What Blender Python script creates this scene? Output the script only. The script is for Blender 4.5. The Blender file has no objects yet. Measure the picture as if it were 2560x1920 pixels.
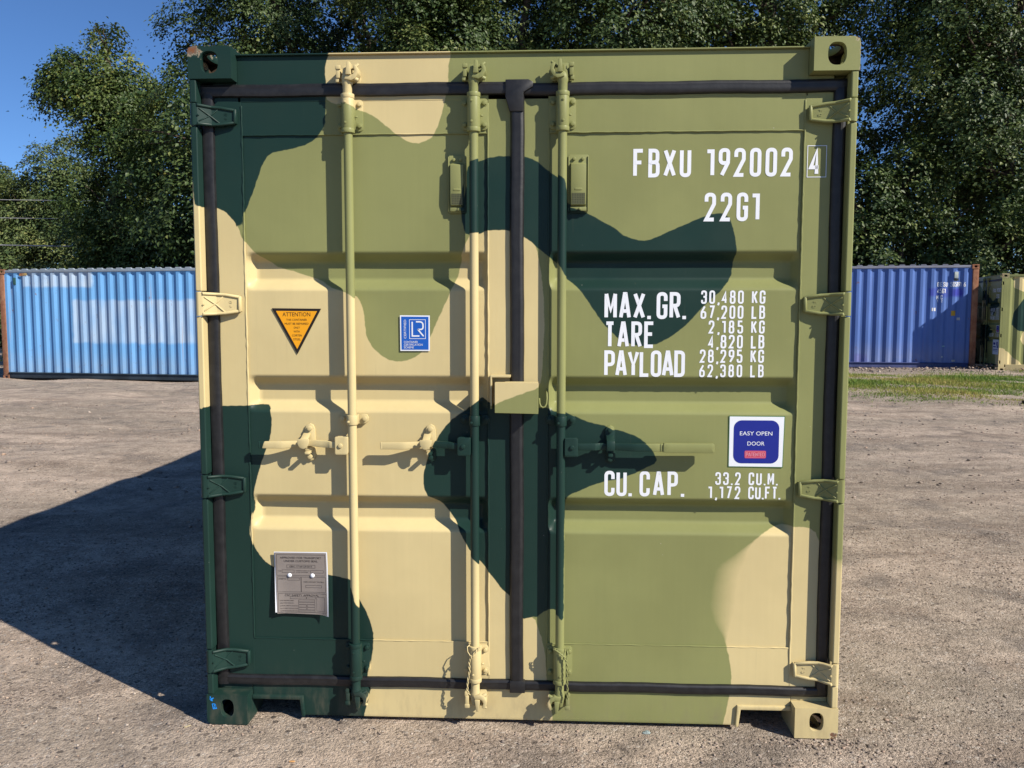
import bpy, bmesh, math, random
import numpy as np
from mathutils import Vector, Matrix

R = math.radians
SC = bpy.context.scene
COL = SC.collection

# ------------------------------------------------------------------ camera
cam_d = bpy.data.cameras.new('camera')
cam = bpy.data.objects.new('camera', cam_d)
COL.objects.link(cam)
cam_d.sensor_width = 36.0
cam_d.lens = 36.0 * 2060.0 / 2560.0
cam_d.clip_start = 0.05
cam_d.clip_end = 3000.0
yaw, pitch, roll = -0.04718, -0.08032, 0.000725
fwd = Vector((math.sin(yaw) * math.cos(pitch), math.cos(yaw) * math.cos(pitch), math.sin(pitch)))
rgt = Vector((math.cos(yaw), -math.sin(yaw), 0.0))
up = rgt.cross(fwd)
r2 = rgt * math.cos(roll) + up * math.sin(roll)
u2 = up * math.cos(roll) - rgt * math.sin(roll)
M = Matrix((r2, u2, -fwd)).transposed().to_4x4()
M.translation = Vector((0.12508, -3.06529, 1.59392))
cam.matrix_world = M
SC.camera = cam

# ------------------------------------------------------------------ sky and sun
SUN = Vector((2.925, -1.92, 2.591)).normalized()          # towards the sun
w = bpy.data.worlds.new('World')
SC.world = w
w.use_nodes = True
wn = w.node_tree
bg = wn.nodes['Background']
sky = wn.nodes.new('ShaderNodeTexSky')
sky.sky_type = 'NISHITA'
sky.sun_disc = False
sky.sun_elevation = math.asin(SUN.z)
sky.sun_rotation = math.atan2(SUN.x, SUN.y)
sky.altitude = 0.0
sky.air_density = 0.78
sky.dust_density = 0.0
sky.ozone_density = 10.0
wn.links.new(sky.outputs[0], bg.inputs[0])
bg.inputs[1].default_value = 0.092
sl = bpy.data.lights.new('sun', 'SUN')
sl.energy = 5.0
sl.angle = R(0.5)
sl.color = (1.0, 0.93, 0.82)
so = bpy.data.objects.new('sun', sl)
COL.objects.link(so)
so.rotation_euler = SUN.to_track_quat('Z', 'Y').to_euler()
so.location = (8, -6, 12)
SC.view_settings.view_transform = 'Standard'
SC.view_settings.look = 'None'
SC.view_settings.gamma = 1.0
SC.view_settings.use_curve_mapping = False
SC.view_settings.exposure = 0.42
SC.cycles.sample_clamp_indirect = 0.10

# ------------------------------------------------------------------ object helpers
def tag(o, label=None, cat=None, group=None, kind=None):
    if label: o['label'] = label
    if cat: o['category'] = cat
    if group: o['group'] = group
    if kind: o['kind'] = kind
    return o

def empty(name, loc=(0, 0, 0), rz=0.0):
    o = bpy.data.objects.new(name, None)
    COL.objects.link(o)
    o.location = loc
    o.rotation_euler = (0, 0, rz)
    o.empty_display_size = 0.2
    return o

def link(name, me, parent=None):
    o = bpy.data.objects.new(name, me)
    COL.objects.link(o)
    if parent is not None: o.parent = parent
    return o

def kids(o):
    return [c for c in bpy.data.objects if c.parent == o]

def copy_tree(o, parent=None, skip=()):
    c = o.copy()
    COL.objects.link(c)
    c.parent = parent
    for ch in kids(o):
        if ch.name.split('.')[0] in skip: continue
        copy_tree(ch, c, skip)
    return c

class MB:
    """collects boxes, bars, tubes and prisms; build() links them as ONE mesh"""
    def __init__(s):
        s.v = []; s.f = []; s.m = []
    def add(s, vs, fs, mi=0):
        b = len(s.v)
        s.v += [tuple(p) for p in vs]
        s.f += [tuple(i + b for i in f) for f in fs]
        s.m += [mi] * len(fs)
        return s
    def box(s, x0, x1, y0, y1, z0, z1, mi=0):
        vs = [(x, y, z) for z in (z0, z1) for y in (y0, y1) for x in (x0, x1)]
        return s.add(vs, [(0, 2, 3, 1), (4, 5, 7, 6), (0, 1, 5, 4), (2, 6, 7, 3), (0, 4, 6, 2), (1, 3, 7, 5)], mi)
    def prism(s, poly, y0, y1, mi=0, ax='y'):
        n = len(poly)
        a = sum(poly[i][0] * poly[(i + 1) % n][1] - poly[(i + 1) % n][0] * poly[i][1] for i in range(n))
        if a < 0: poly = poly[::-1]
        if ax == 'y': P = lambda p, t: (p[0], t, p[1])
        elif ax == 'x': P = lambda p, t: (t, p[0], p[1])
        else: P = lambda p, t: (p[0], p[1], t)
        vs = [P(p, y0) for p in poly] + [P(p, y1) for p in poly]
        fs = [tuple(range(n)), tuple(range(2 * n - 1, n - 1, -1))]
        fs += [(i, i + n, (i + 1) % n + n, (i + 1) % n) for i in range(n)]
        if ax != 'y': fs = [f[::-1] for f in fs]
        if ax == 'x': pass
        return s.add(vs, fs, mi)
    def cyl(s, p0, p1, r, r1=None, n=16, cap=True, mi=0):
        return s.tube([p0, p1], [r, r if r1 is None else r1], n, cap, mi)
    def tube(s, path, rad, n=8, cap=True, mi=0):
        path = [Vector(p) for p in path]
        if not hasattr(rad, '__len__'): rad = [rad] * len(path)
        vs = []; fs = []
        t0 = (path[1] - path[0]).normalized()
        ref = Vector((0, 0, 1)) if abs(t0.z) < 0.9 else Vector((1, 0, 0))
        u = (ref - t0 * ref.dot(t0)).normalized()
        for i, p in enumerate(path):
            a = path[max(i - 1, 0)]; b = path[min(i + 1, len(path) - 1)]
            t = (b - a).normalized()
            u = (u - t * u.dot(t)).normalized()
            v = t.cross(u)
            for k in range(n):
                an = 2 * math.pi * k / n
                vs.append(p + (u * math.cos(an) + v * math.sin(an)) * rad[i])
        for i in range(len(path) - 1):
            for k in range(n):
                a = i * n + k; b = i * n + (k + 1) % n
                fs.append((a, b, b + n, a + n))
        if cap:
            fs.append(tuple(range(n - 1, -1, -1)))
            L = (len(path) - 1) * n
            fs.append(tuple(L + k for k in range(n)))
        return s.add(vs, fs, mi)
    def bolt(s, x, y0, y1, z, r, n=6, mi=0):
        s.cyl((x, y0, z), (x, y1, z), r, r * 0.92, n, True, mi)
        return s
    def build(s, name, mats, parent=None, bevel=0.0, segs=2, camo=None, step=0.025, smooth=35, rust=None, grid=True, flat=False, pre=None):
        me = bpy.data.meshes.new(name)
        me.from_pydata(s.v, [], s.f)
        me.polygons.foreach_set('material_index', np.array(s.m, dtype=np.int32))
        if not isinstance(mats, (list, tuple)): mats = [mats]
        for m in mats: me.materials.append(m)
        bm = bmesh.new(); bm.from_mesh(me)
        bmesh.ops.recalc_face_normals(bm, faces=bm.faces[:])
        if pre: pre(bm)
        if bevel > 0:
            es = [e for e in bm.edges if len(e.link_faces) == 2 and e.calc_face_angle(0) > R(28)]
            bmesh.ops.bevel(bm, geom=es, offset=bevel, offset_type='OFFSET', segments=segs, profile=0.5, affect='EDGES', clamp_overlap=True)
        if camo and grid:
            A = np.array([v.co for v in bm.verts])
            ax = camo.axes
            for k in ax:
                lo, hi = A[:, k].min(), A[:, k].max()
                no = [0, 0, 0]; no[k] = 1
                t = math.floor(lo / step) * step + step + 0.0007
                while t < hi - 0.001:
                    co = [0, 0, 0]; co[k] = t
                    bmesh.ops.bisect_plane(bm, geom=bm.verts[:] + bm.edges[:] + bm.faces[:], plane_co=co, plane_no=no)
                    t += step
        bm.to_mesh(me); bm.free()
        finish(me, smooth)
        if flat:
            nn = np.empty(len(me.polygons) * 3, dtype=np.float32); me.polygons.foreach_get('normal', nn)
            me.polygons.foreach_set('use_smooth', np.abs(nn.reshape(-1, 3)).max(1) < 0.9995); me.update()
        if camo: camo.attach(me)
        if rust: rust_attr(me, rust)
        return link(name, me, parent)

def finish(me, smooth=35):
    if smooth:
        me.polygons.foreach_set('use_smooth', np.ones(len(me.polygons), dtype=bool))
        me.set_sharp_from_angle(angle=R(smooth))
    me.update()

def coords(me):
    a = np.empty(len(me.vertices) * 3, dtype=np.float32)
    me.vertices.foreach_get('co', a)
    return a.reshape(-1, 3)

def fattr(me, name, arr):
    at = me.attributes.new(name, 'FLOAT', 'POINT')
    at.data.foreach_set('value', np.ascontiguousarray(arr, dtype=np.float32))

def rust_attr(me, fn):
    P = coords(me)
    fattr(me, 'rust', np.array([fn(*p) for p in P], dtype=np.float32))

def signed_dist(P, poly):
    a = np.array(poly, dtype=np.float32); b = np.roll(a, -1, axis=0)
    out = np.empty(len(P), dtype=np.float32)
    for s in range(0, len(P), 20000):
        p = P[s:s + 20000, None, :]
        e = (b - a)[None]; w_ = p - a[None]
        t = np.clip((w_ * e).sum(-1) / np.maximum((e * e).sum(-1), 1e-12), 0, 1)
        d = np.sqrt(((w_ - e * t[..., None]) ** 2).sum(-1)).min(1)
        px, py = p[..., 0], p[..., 1]
        ay, by = a[None, :, 1], b[None, :, 1]
        c = (ay > py) != (by > py)
        dy = np.where(np.abs(by - ay) < 1e-9, 1e-9, by - ay)
        xi = (b[None, :, 0] - a[None, :, 0]) * (py - ay) / dy + a[None, :, 0]
        ins = (np.logical_and(c, px < xi).sum(1) % 2) == 1
        out[s:s + 20000] = np.where(ins, d, -d)
    return out

def parse(txt):
    return [[tuple(float(t) / 1000 for t in q.split(',')) for q in s.split()] for s in txt]

class Camo:
    """paint pattern of one face: distance to the outline of the dark and tan areas"""
    def __init__(s, dark, tan, axes=(0, 2), soft=None):
        s.dark, s.tan, s.axes, s.soft = dark, tan, axes, soft
    def attach(s, me):
        P = coords(me)[:, list(s.axes)]
        fattr(me, 'sd_dark', np.max([signed_dist(P, p) for p in s.dark], axis=0))
        fattr(me, 'sd_tan', np.max([signed_dist(P, p) for p in s.tan], axis=0))
        fattr(me, 'soft', np.array([s.soft(*p) for p in P]) if s.soft else np.full(len(P), 0.0015))

DARK=[
'-1287,2678 -698,2669 -701,2578 -715,2557 -722,2523 -724,2495 -717,2466 -722,2408 -724,2357 -726,2317 -748,2283 -771,2259 -806,2241 -873,2226 -940,2215 -954,2201 -970,2173 -996,2105 -1020,2044 -1046,1987 -1047,1983 -1053,1891 -1059,1904 -1074,1944 -1089,1968 -1111,1992 -1146,2009 -1198,2009 -1211,2014 -1215,2111 -1240,2129 -1304,2129',
'-180,1905 -189,1893 -199,1912 -206,1931 -212,1957 -214,1986 -210,2069 -197,2128 -190,2162 -149,2177 -114,2187 -79,2194 -36,2195 20,2193 46,2186 76,2169 98,2151 120,2134 143,2120 162,2110 177,2097 181,2052 185,2015 198,2002 254,1985 310,1957 371,1920 397,1901 427,1888 457,1881 487,1882 524,1897 575,1919 631,1945 677,1963 711,1976 745,1983 770,1978 789,1957 801,1918 811,1872 815,1838 810,1803 807,1756 784,1722 755,1692 713,1654 675,1615 641,1576 607,1545 565,1515 522,1496 474,1487 422,1495 375,1519 340,1554 309,1588 283,1628 256,1666 226,1708 195,1732 178,1749 145,1802 116,1822 88,1844 64,1863 43,1883 16,1898 -36,1920 -79,1923 -123,1919 -149,1907',
'110,1252 137,1239 181,1234 203,1226 247,1206 291,1191 335,1184 361,1170 397,1165 448,1145 490,1119 517,1085 533,1052 518,1037 494,1026 451,1003 385,977 319,966 276,949 232,929 187,908 179,823 178,437 165,446 145,462 122,464 91,449 67,424 55,432 21,423 -26,512 -53,533 -107,602 -148,653 -186,692 -215,742 -242,796 -274,841 -314,885 -349,904 -363,931 -367,959 -365,990 -355,1035 -339,1076 -319,1117 -299,1149 -276,1180 -254,1203 -218,1230 -187,1250 -168,1269 -140,1287 -97,1266 -33,1252 55,1249',
'-1334,1212 -1224,1213 -1221,1252 -1145,1252 -1049,1254 -989,1257 -967,1252 -960,1225 -956,1189 -962,1144 -975,1098 -1000,1034 -1019,975 -1032,929 -1036,901 -1036,851 -1052,772 -1053,744 -1044,712 -1027,675 -1000,638 -961,611 -908,601 -835,594 -749,586 -706,580 -660,569 -640,551 -625,490 -602,453 -580,398 -571,360 -569,323 -572,276 -582,228 -596,186 -589,162 -578,141 -590,96 -608,26 -621,-164 -1380,-184',
]
TAN=[
'-698,2669 -244,2662 -251,2580 -262,2517 -263,2467 -273,2408 -289,2349 -311,2287 -331,2264 -357,2251 -381,2247 -405,2252 -424,2260 -459,2282 -511,2326 -554,2355 -589,2368 -641,2384 -694,2396 -718,2410 -721,2434 -717,2466 -724,2495 -722,2523 -715,2557 -701,2578',
'-1304,2129 -1240,2129 -1215,2111 -1211,2014 -1198,2009 -1146,2009 -1111,1992 -1089,1968 -1074,1944 -1059,1904 -1053,1891 -1025,1856 -1002,1834 -958,1803 -932,1786 -865,1768 -812,1750 -769,1737 -723,1709 -670,1689 -621,1676 -608,1658 -592,1619 -589,1561 -583,1517 -557,1473 -521,1442 -486,1426 -454,1423 -414,1429 -365,1460 -336,1513 -300,1592 -255,1689 -229,1758 -217,1802 -213,1832 -193,1879 -180,1905 -149,1907 -123,1919 -79,1923 -36,1920 16,1898 43,1883 64,1863 73,1827 82,1775 91,1706 95,1645 98,1575 92,1435 88,1370 79,1327 -93,1268 -140,1287 -168,1269 -187,1250 -218,1230 -254,1203 -276,1180 -299,1149 -319,1117 -339,1076 -355,1035 -365,990 -367,959 -363,931 -349,904 -314,885 -274,841 -242,796 -215,742 -186,692 -148,653 -107,602 -53,533 -26,512 21,423 55,432 67,424 73,401 92,345 100,313 105,289 113,173 124,127 131,66 135,33 143,-143 -621,-164 -608,26 -590,96 -578,141 -589,162 -596,186 -582,228 -572,276 -569,323 -571,360 -580,398 -602,453 -625,490 -640,551 -660,569 -706,580 -749,586 -835,594 -908,601 -961,611 -1000,638 -1027,675 -1044,712 -1053,744 -1052,772 -1036,851 -1036,901 -1032,929 -1019,975 -1000,1034 -975,1098 -962,1144 -956,1189 -960,1225 -967,1252 -989,1257 -1049,1254 -1145,1252 -1221,1252 -1224,1213 -1334,1212',
'1369,838 1407,-221 796,-239 803,21 815,77 825,138 831,184 831,221 825,258 810,332 799,396 791,465 796,556 808,633 820,647 842,670 863,698 893,730 927,762 957,780 991,794 1022,799 1054,799 1095,800 1126,787 1145,746 1164,681 1202,678 1280,678 1340,679',
]

def soft_fn(x, z):
    if x < 0.55: return 0.0015
    return 0.0015 + 0.046 * math.exp(-((z - 0.54) / 0.150) ** 4)
CAMO = Camo(parse(DARK), parse(TAN), (0, 2), soft_fn)

# ------------------------------------------------------------------ materials
def mat(name):
    m = bpy.data.materials.new(name); m.use_nodes = True
    nt = m.node_tree
    return m, nt, nt.nodes['Principled BSDF']

def nd(nt, typ, ins=None, **props):
    n = nt.nodes.new('ShaderNode' + typ)
    for k, v in props.items(): setattr(n, k, v)
    for k, v in (ins or {}).items():
        sk = n.inputs[k]
        if hasattr(v, 'links') or isinstance(v, bpy.types.NodeSocket): nt.links.new(v, sk)
        else: sk.default_value = v
    return n

def rgba(c): return (c[0], c[1], c[2], 1.0)

def math_(nt, op, a, b=None, clamp=False):
    n = nt.nodes.new('ShaderNodeMath'); n.operation = op; n.use_clamp = clamp
    for i, v in enumerate((a, b)):
        if v is None: continue
        if isinstance(v, bpy.types.NodeSocket): nt.links.new(v, n.inputs[i])
        else: n.inputs[i].default_value = v
    return n.outputs[0]

def mix(nt, fac, a, b, mode='MIX'):
    n = nt.nodes.new('ShaderNodeMix'); n.data_type = 'RGBA'; n.blend_type = mode
    for k, v in ((0, fac), (6, a), (7, b)):
        if isinstance(v, bpy.types.NodeSocket): nt.links.new(v, n.inputs[k])
        else: n.inputs[k].default_value = v if k == 0 else rgba(v)
    return n.outputs[2]

def noise(nt, vec, scale, detail=3.0, rough=0.55, out=0):
    n = nd(nt, 'TexNoise', {'Scale': scale, 'Detail': detail, 'Roughness': rough})
    if vec is not None: nt.links.new(vec, n.inputs['Vector'])
    return n.outputs[out]

def ramp(nt, fac, lo, hi, a=0.0, b=1.0):
    n = nd(nt, 'MapRange', {1: lo, 2: hi, 3: a, 4: b})
    n.interpolation_type = 'SMOOTHSTEP'
    nt.links.new(fac, n.inputs[0])
    return n.outputs[0]

def ocoord(nt): return nt.nodes.new('ShaderNodeTexCoord').outputs['Object']
def scaled(nt, vec, s):
    return nd(nt, 'Mapping', {'Vector': vec, 'Scale': s}).outputs[0]
def attr(nt, name):
    return nd(nt, 'Attribute', attribute_name=name).outputs['Fac']
def bump(nt, h, strength, dist=0.01):
    return nd(nt, 'Bump', {'Height': h, 'Strength': strength, 'Distance': dist}).outputs[0]

GREEN = (0.232, 0.243, 0.096)
DKGREEN = (0.0120, 0.034, 0.0275)
SAND = (0.62, 0.505, 0.255)
RUST = (0.20, 0.065, 0.025)

def camo_material(name, use_rust=False, dusty=True):
    m, nt, p = mat(name)
    oc = ocoord(nt)
    wob = math_(nt, 'MULTIPLY', math_(nt, 'SUBTRACT', noise(nt, oc, 35.0, 2.0), 0.5), 0.008)
    soft = attr(nt, 'soft')
    def mask(an, off):
        d = math_(nt, 'ADD', math_(nt, 'ADD', attr(nt, an), wob), off)
        return math_(nt, 'ADD', math_(nt, 'DIVIDE', d, math_(nt, 'MULTIPLY', soft, 2.0)), 0.5, True)
    c = mix(nt, mask('sd_tan', 0.0025), GREEN, SAND)
    c = mix(nt, mask('sd_dark', 0.0), c, DKGREEN)
    # uneven coats of paint, faint vertical streaks
    v1 = ramp(nt, noise(nt, oc, 2.2, 4.0), 0.3, 0.7, 0.93, 1.06)
    v2 = ramp(nt, noise(nt, scaled(nt, oc, (60, 60, 2.5)), 1.0, 3.0), 0.3, 0.75, 0.988, 1.01)
    vv = math_(nt, 'MULTIPLY', v1, v2)
    c = mix(nt, 1.0, c, nd(nt, 'CombineColor', {0: vv, 1: vv, 2: vv}).outputs[0], 'MULTIPLY')
    # small scuffs and chips
    sc = ramp(nt, noise(nt, scaled(nt, oc, (9, 9, 16)), 4.0, 6.0, 0.7), 0.71, 0.78, 0.0, 0.45)
    c = mix(nt, sc, c, (0.30, 0.27, 0.2))
    # drips and rubbed streaks
    dr = ramp(nt, noise(nt, scaled(nt, oc, (38, 38, 1.6)), 1.0, 5.0, 0.62), 0.66, 0.82, 0.0, 0.20)
    c = mix(nt, dr, c, (0.17, 0.15, 0.105))
    sp = ramp(nt, noise(nt, oc, 55.0, 3.0, 0.6), 0.765, 0.79, 0.0, 0.8)
    c = mix(nt, sp, c, (0.50, 0.47, 0.40))
    # grime thrown up on the lowest hand's breadth
    sep = nd(nt, 'SeparateXYZ', {0: oc}).outputs[2]
    low = ramp(nt, sep, 0.02, 0.26, 0.75, 0.0)
    dirt = math_(nt, 'MULTIPLY', low, ramp(nt, noise(nt, scaled(nt, oc, (16, 16, 5)), 1.0, 6.0, 0.65), 0.42, 0.80, 0.0, 0.55))
    c = mix(nt, dirt, c, (0.20, 0.165, 0.12))
    ro = ramp(nt, noise(nt, oc, 5.0, 4.0), 0.3, 0.7, 0.36, 0.52)
    if use_rust:
        ra = math_(nt, 'ADD', attr(nt, 'rust'), math_(nt, 'MULTIPLY', math_(nt, 'SUBTRACT', noise(nt, oc, 38.0, 6.0, 0.65), 0.5), 1.3))
        rm = ramp(nt, ra, 0.46, 0.54)
        rc = mix(nt, ramp(nt, noise(nt, oc, 60.0, 5.0), 0.35, 0.65), (0.15, 0.110, 0.080), (0.19, 0.075, 0.034))
        edge = ramp(nt, ra, 0.36, 0.46, 0.0, 0.55)
        c = mix(nt, edge, c, (0.5, 0.42, 0.3))
        c = mix(nt, rm, c, rc)
        ro = math_(nt, 'ADD', ro, math_(nt, 'MULTIPLY', rm, 0.4))
    nt.links.new(c, p.inputs['Base Color'])
    nt.links.new(ro, p.inputs['Roughness'])
    p.inputs['Specular IOR Level'].default_value = 0.20
    h = math_(nt, 'ADD', math_(nt, 'MULTIPLY', noise(nt, oc, 6.0, 3.0), 0.5), math_(nt, 'MULTIPLY', noise(nt, oc, 220.0, 2.0), 0.06))
    nt.links.new(bump(nt, h, 0.10, 0.02), p.inputs['Normal'])
    return m

def plain(name, col, rough=0.5, spec=0.4, var=0.12, scale=8.0, bmp=0.0, metal=0.0):
    m, nt, p = mat(name)
    oc = ocoord(nt)
    n = ramp(nt, noise(nt, oc, scale, 4.0), 0.3, 0.7)
    c = mix(nt, n, tuple(x * (1 - var) for x in col), tuple(min(1, x * (1 + var)) for x in col))
    nt.links.new(c, p.inputs['Base Color'])
    p.inputs['Roughness'].default_value = rough
    p.inputs['Specular IOR Level'].default_value = spec
    p.inputs['Metallic'].default_value = metal
    if bmp: nt.links.new(bump(nt, noise(nt, oc, scale * 4, 5.0), bmp, 0.01), p.inputs['Normal'])
    return m

MC = camo_material('camouflage paint')
MCR = camo_material('camouflage paint with rust', True)
MWHITE = plain('white vinyl lettering', (0.82, 0.83, 0.86), 0.5, 0.3, 0.02)
MIN = plain('rusty casting cavity', (0.05, 0.035, 0.025), 0.85, 0.2, 0.4, 30, 0.3)
MDARK = plain('dark underside', (0.035, 0.033, 0.03), 0.8, 0.2)

def rubber_material():
    m, nt, p = mat('black rubber seal')
    oc = ocoord(nt)
    f = ramp(nt, noise(nt, scaled(nt, oc, (25, 25, 25)), 1.0, 5.0, 0.65), 0.35, 0.72)
    c = mix(nt, f, (0.008, 0.008, 0.009), (0.017, 0.017, 0.018))
    nt.links.new(c, p.inputs['Base Color'])
    p.inputs['Roughness'].default_value = 0.48
    p.inputs['Specular IOR Level'].default_value = 0.5
    nt.links.new(bump(nt, noise(nt, oc, 90.0, 3.0), 0.12, 0.004), p.inputs['Normal'])
    return m
MRUB = rubber_material()

# ------------------------------------------------------------------ stroke lettering (one mesh per line of writing)
RR = 1.0
GL = {
 'F': [[(0,0),(0,1),(1,1)], [(0,.53),(.82,.53)]],
 'B': [[(0,.5),(0,1),(.94,1,RR),(.94,.53,RR),(0,.53)], [(0,.53),(1,.53,RR),(1,0,RR),(0,0),(0,.53)]],
 'X': [[(0,0),(1,1)], [(0,1),(1,0)]],
 'U': [[(0,1),(0,0,RR),(1,0,RR),(1,1)]],
 '1': [[(-.75,.955),(1,.955),(1,0)]],
 '9': [[(1,.75),(1,1,RR),(0,1,RR),(0,.48,RR),(1,.48,RR),(1,.75)], [(1,.74),(.98,.5),(.2,0)]],
 '2': [[(0,.72),(0,1,RR),(1,1,RR),(1,.62,.6),(0,0),(1,0)]],
 '0': [[(0,.5),(0,1,RR),(1,1,RR),(1,0,RR),(0,0,RR),(0,.5)]],
 'O': [[(0,.5),(0,1,RR),(1,1,RR),(1,0,RR),(0,0,RR),(0,.5)]],
 '4': [[(.76,0),(.76,1),(0,.26),(1.02,.26)]],
 'G': [[(1,.7),(1,1,RR),(0,1,RR),(0,0,RR),(1,0,RR),(1,.47),(.55,.47)]],
 'M': [[(0,0),(0,1)], [(0,1),(.5,.3),(1,1)], [(1,1),(1,0)]],
 'A': [[(0,0),(.44,1),(.56,1),(1,0)], [(.2,.27),(.8,.27)]],
 'R': [[(0,0),(0,1),(1,1,RR),(1,.5,RR),(0,.5)], [(.45,.5),(1,0)]],
 'T': [[(0,1),(1,1)], [(.5,1),(.5,0)]],
 'E': [[(1,1),(0,1),(0,0),(1,0)], [(0,.53),(.85,.53)]],
 'P': [[(0,0),(0,1),(1,1,RR),(1,.46,RR),(0,.46)]],
 'Y': [[(0,1),(.5,.42),(1,1)], [(.5,.45),(.5,0)]],
 'L': [[(0,1),(0,0),(1,0)]],
 'D': [[(0,.5),(0,1),(1,1,RR),(1,0,RR),(0,0),(0,.5)]],
 'C': [[(1,.7),(1,1,RR),(0,1,RR),(0,0,RR),(1,0,RR),(1,.3)]],
 'K': [[(0,0),(0,1)], [(1,1),(.05,.42)], [(.32,.6),(1,0)]],
 'S': [[(1,.72),(1,1,RR),(0,1,RR),(0,.53,RR),(1,.5,RR),(1,0,RR),(0,0,RR),(0,.28)]],
 'N': [[(0,0),(0,1)], [(0,1),(1,0)], [(1,0),(1,1)]],
 '3': [[(0,.74),(0,1,RR),(1,1,RR),(1,.53,RR),(.35,.53)], [(.35,.53),(1,.53,RR),(1,0,RR),(0,0,RR),(0,.26)]],
 '5': [[(1,1),(.05,1),(.05,.6),(1,.6,RR),(1,0,RR),(0,0,RR),(0,.26)]],
 '6': [[(.8,1),(.02,.5),(0,.25)], [(0,.28),(0,.52,RR),(1,.52,RR),(1,0,RR),(0,0,RR),(0,.28)]],
 '7': [[(0,1),(1,1),(.32,0)]],
 '8': [[(.06,.75),(.06,1,RR),(.94,1,RR),(.94,.53,RR),(.06,.53,RR),(.06,.75)], [(0,.27),(0,.53,RR),(1,.53,RR),(1,0,RR),(0,0,RR),(0,.27)]],
 '.': [[(0,0),(0,.06)]],
 ',': [[(.2,.05),(.2,0),(-.15,-.05)]],
}
NARROW = {'.': 0.0, ',': 0.0, '1': 0.60, ' ': 0.55, 'M': 1.15, 'A': 1.1, 'X': 1.1, 'Y': 1.08}

def fillet(pts, rad, n=5):
    out = []
    for i, p in enumerate(pts):
        r = p[2] if len(p) > 2 else 0
        v = Vector((p[0], p[1]))
        if not r or i in (0, len(pts) - 1): out.append(v); continue
        a = Vector(pts[i - 1][:2]) - v; b = Vector(pts[i + 1][:2]) - v
        la, lb = a.length, b.length
        a.normalize(); b.normalize()
        ang = a.angle(b)
        d = min(r * rad / math.tan(ang / 2), la * 0.5, lb * 0.5)
        p0, p2 = v + a * d, v + b * d
        for k in range(n + 1):
            t = k / n
            out.append(p0 * (1 - t) ** 2 + v * 2 * t * (1 - t) * 0.98 + p2 * t * t if False else p0 * (1 - t) ** 2 + v * (2 * t * (1 - t)) + p2 * t * t)
    res = [out[0]]
    for v in out[1:]:
        if (v - res[-1]).length > 1e-6: res.append(v)
    return res

def ribbon(mb, pts, t, put, lift, thick=0.0):
    n = len(pts); L = []; Rr = []
    for i in range(n):
        a = pts[max(i - 1, 0)]; b = pts[min(i + 1, n - 1)]
        d1 = (pts[i] - a).normalized() if i > 0 else (b - pts[i]).normalized()
        d2 = (b - pts[i]).normalized() if i < n - 1 else d1
        d = d1 + d2
        if d.length < 0.2: d = d2.copy()
        d.normalize()
        nn = Vector((-d.y, d.x))
        m = 1.0 / max(0.55, abs(nn.dot(Vector((-d1.y, d1.x)))))
        L.append(pts[i] + nn * t / 2 * m); Rr.append(pts[i] - nn * t / 2 * m)
    vs = [put(p.x, p.y, lift) for p in L] + [put(p.x, p.y, lift) for p in Rr]
    fs = [(i, i + 1, i + 1 + n, i + n) for i in range(n - 1)]
    mb.add(vs, fs)

def write(mb, txt, x0, x1, z0, z1, put, stroke=0.133, gw=0.40):
    """one line of condensed block capitals fitted between x0..x1 and z0..z1"""
    h = z1 - z0; t = stroke * h
    W = [(gw * h * NARROW.get(c, 1.0) if c not in '.,' else t) for c in txt]
    gap = (x1 - x0 - sum(W)) / max(1, len(txt) - 1)
    x = x0; k = 0
    raw = put
    put = lambda a, b, l: raw(a, min(max(b, z0), z1), l)
    for c, wd in zip(txt, W):
        if c in GL:
            for st in GL[c]:
                cw = max(wd - t, 0.001 if c not in '.,' else t); ch = h - t
                if c in '.,':
                    pts = [(x + t / 2 + p[0] * t, z0 + p[1] * h * 2.0) for p in st]
                else:
                    pts = [(x + t / 2 + p[0] * cw, z0 + t / 2 + p[1] * ch) + tuple(p[2:]) for p in st]
                ribbon(mb, fillet(pts, cw * 0.5), t, raw if c == ',' else put, 0.00025 * (k % 3))
                k += 1
        x += wd + gap

def face_put(y):
    return lambda x, z, l: (x, y - l, z)

def font_mesh(name, lines, material, parent, put):
    """small print set in the built-in font, one part per line; lines = (text, x centre, baseline z, cap height, align, width, turned)"""
    for k, ln in enumerate(lines):
        txt, cx, bz, ch, al, mw = ln[:6]
        rot = ln[6] if len(ln) > 6 else 0
        cu = bpy.data.curves.new('print', 'FONT')
        cu.body = txt; cu.size = ch / 0.70; cu.align_x = al; cu.resolution_u = 3
        ob = bpy.data.objects.new('print', cu)
        COL.objects.link(ob)
        dg = bpy.context.evaluated_depsgraph_get()
        me = bpy.data.meshes.new_from_object(ob.evaluated_get(dg))
        P = coords(me)
        sx = mw / (P[:, 0].max() - P[:, 0].min()) if mw else 1.0
        V = []
        for q in P:
            qx, qz = q[0] * sx, q[1]
            if rot: qx, qz = -qz, qx
            V.append(put(cx + qx, bz + qz, 0.00005 * (k % 3)))
        F = [tuple(f.vertices) for f in me.polygons]
        bpy.data.objects.remove(ob); bpy.data.curves.remove(cu); bpy.data.meshes.remove(me)
        me = bpy.data.meshes.new(name)
        me.from_pydata(V, [], F); me.materials.append(material); me.update()
        link(name, me, parent)

def frame_lines(mb, x0, x1, z0, z1, t, y):
    mb.box(x0, x1, y, y + 0.0003, z0, z0 + t); mb.box(x0, x1, y, y + 0.0003, z1 - t, z1)
    mb.box(x0, x0 + t, y, y + 0.0003, z0 + t, z1 - t); mb.box(x1 - t, x1, y, y + 0.0003, z0 + t, z1 - t)

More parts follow.
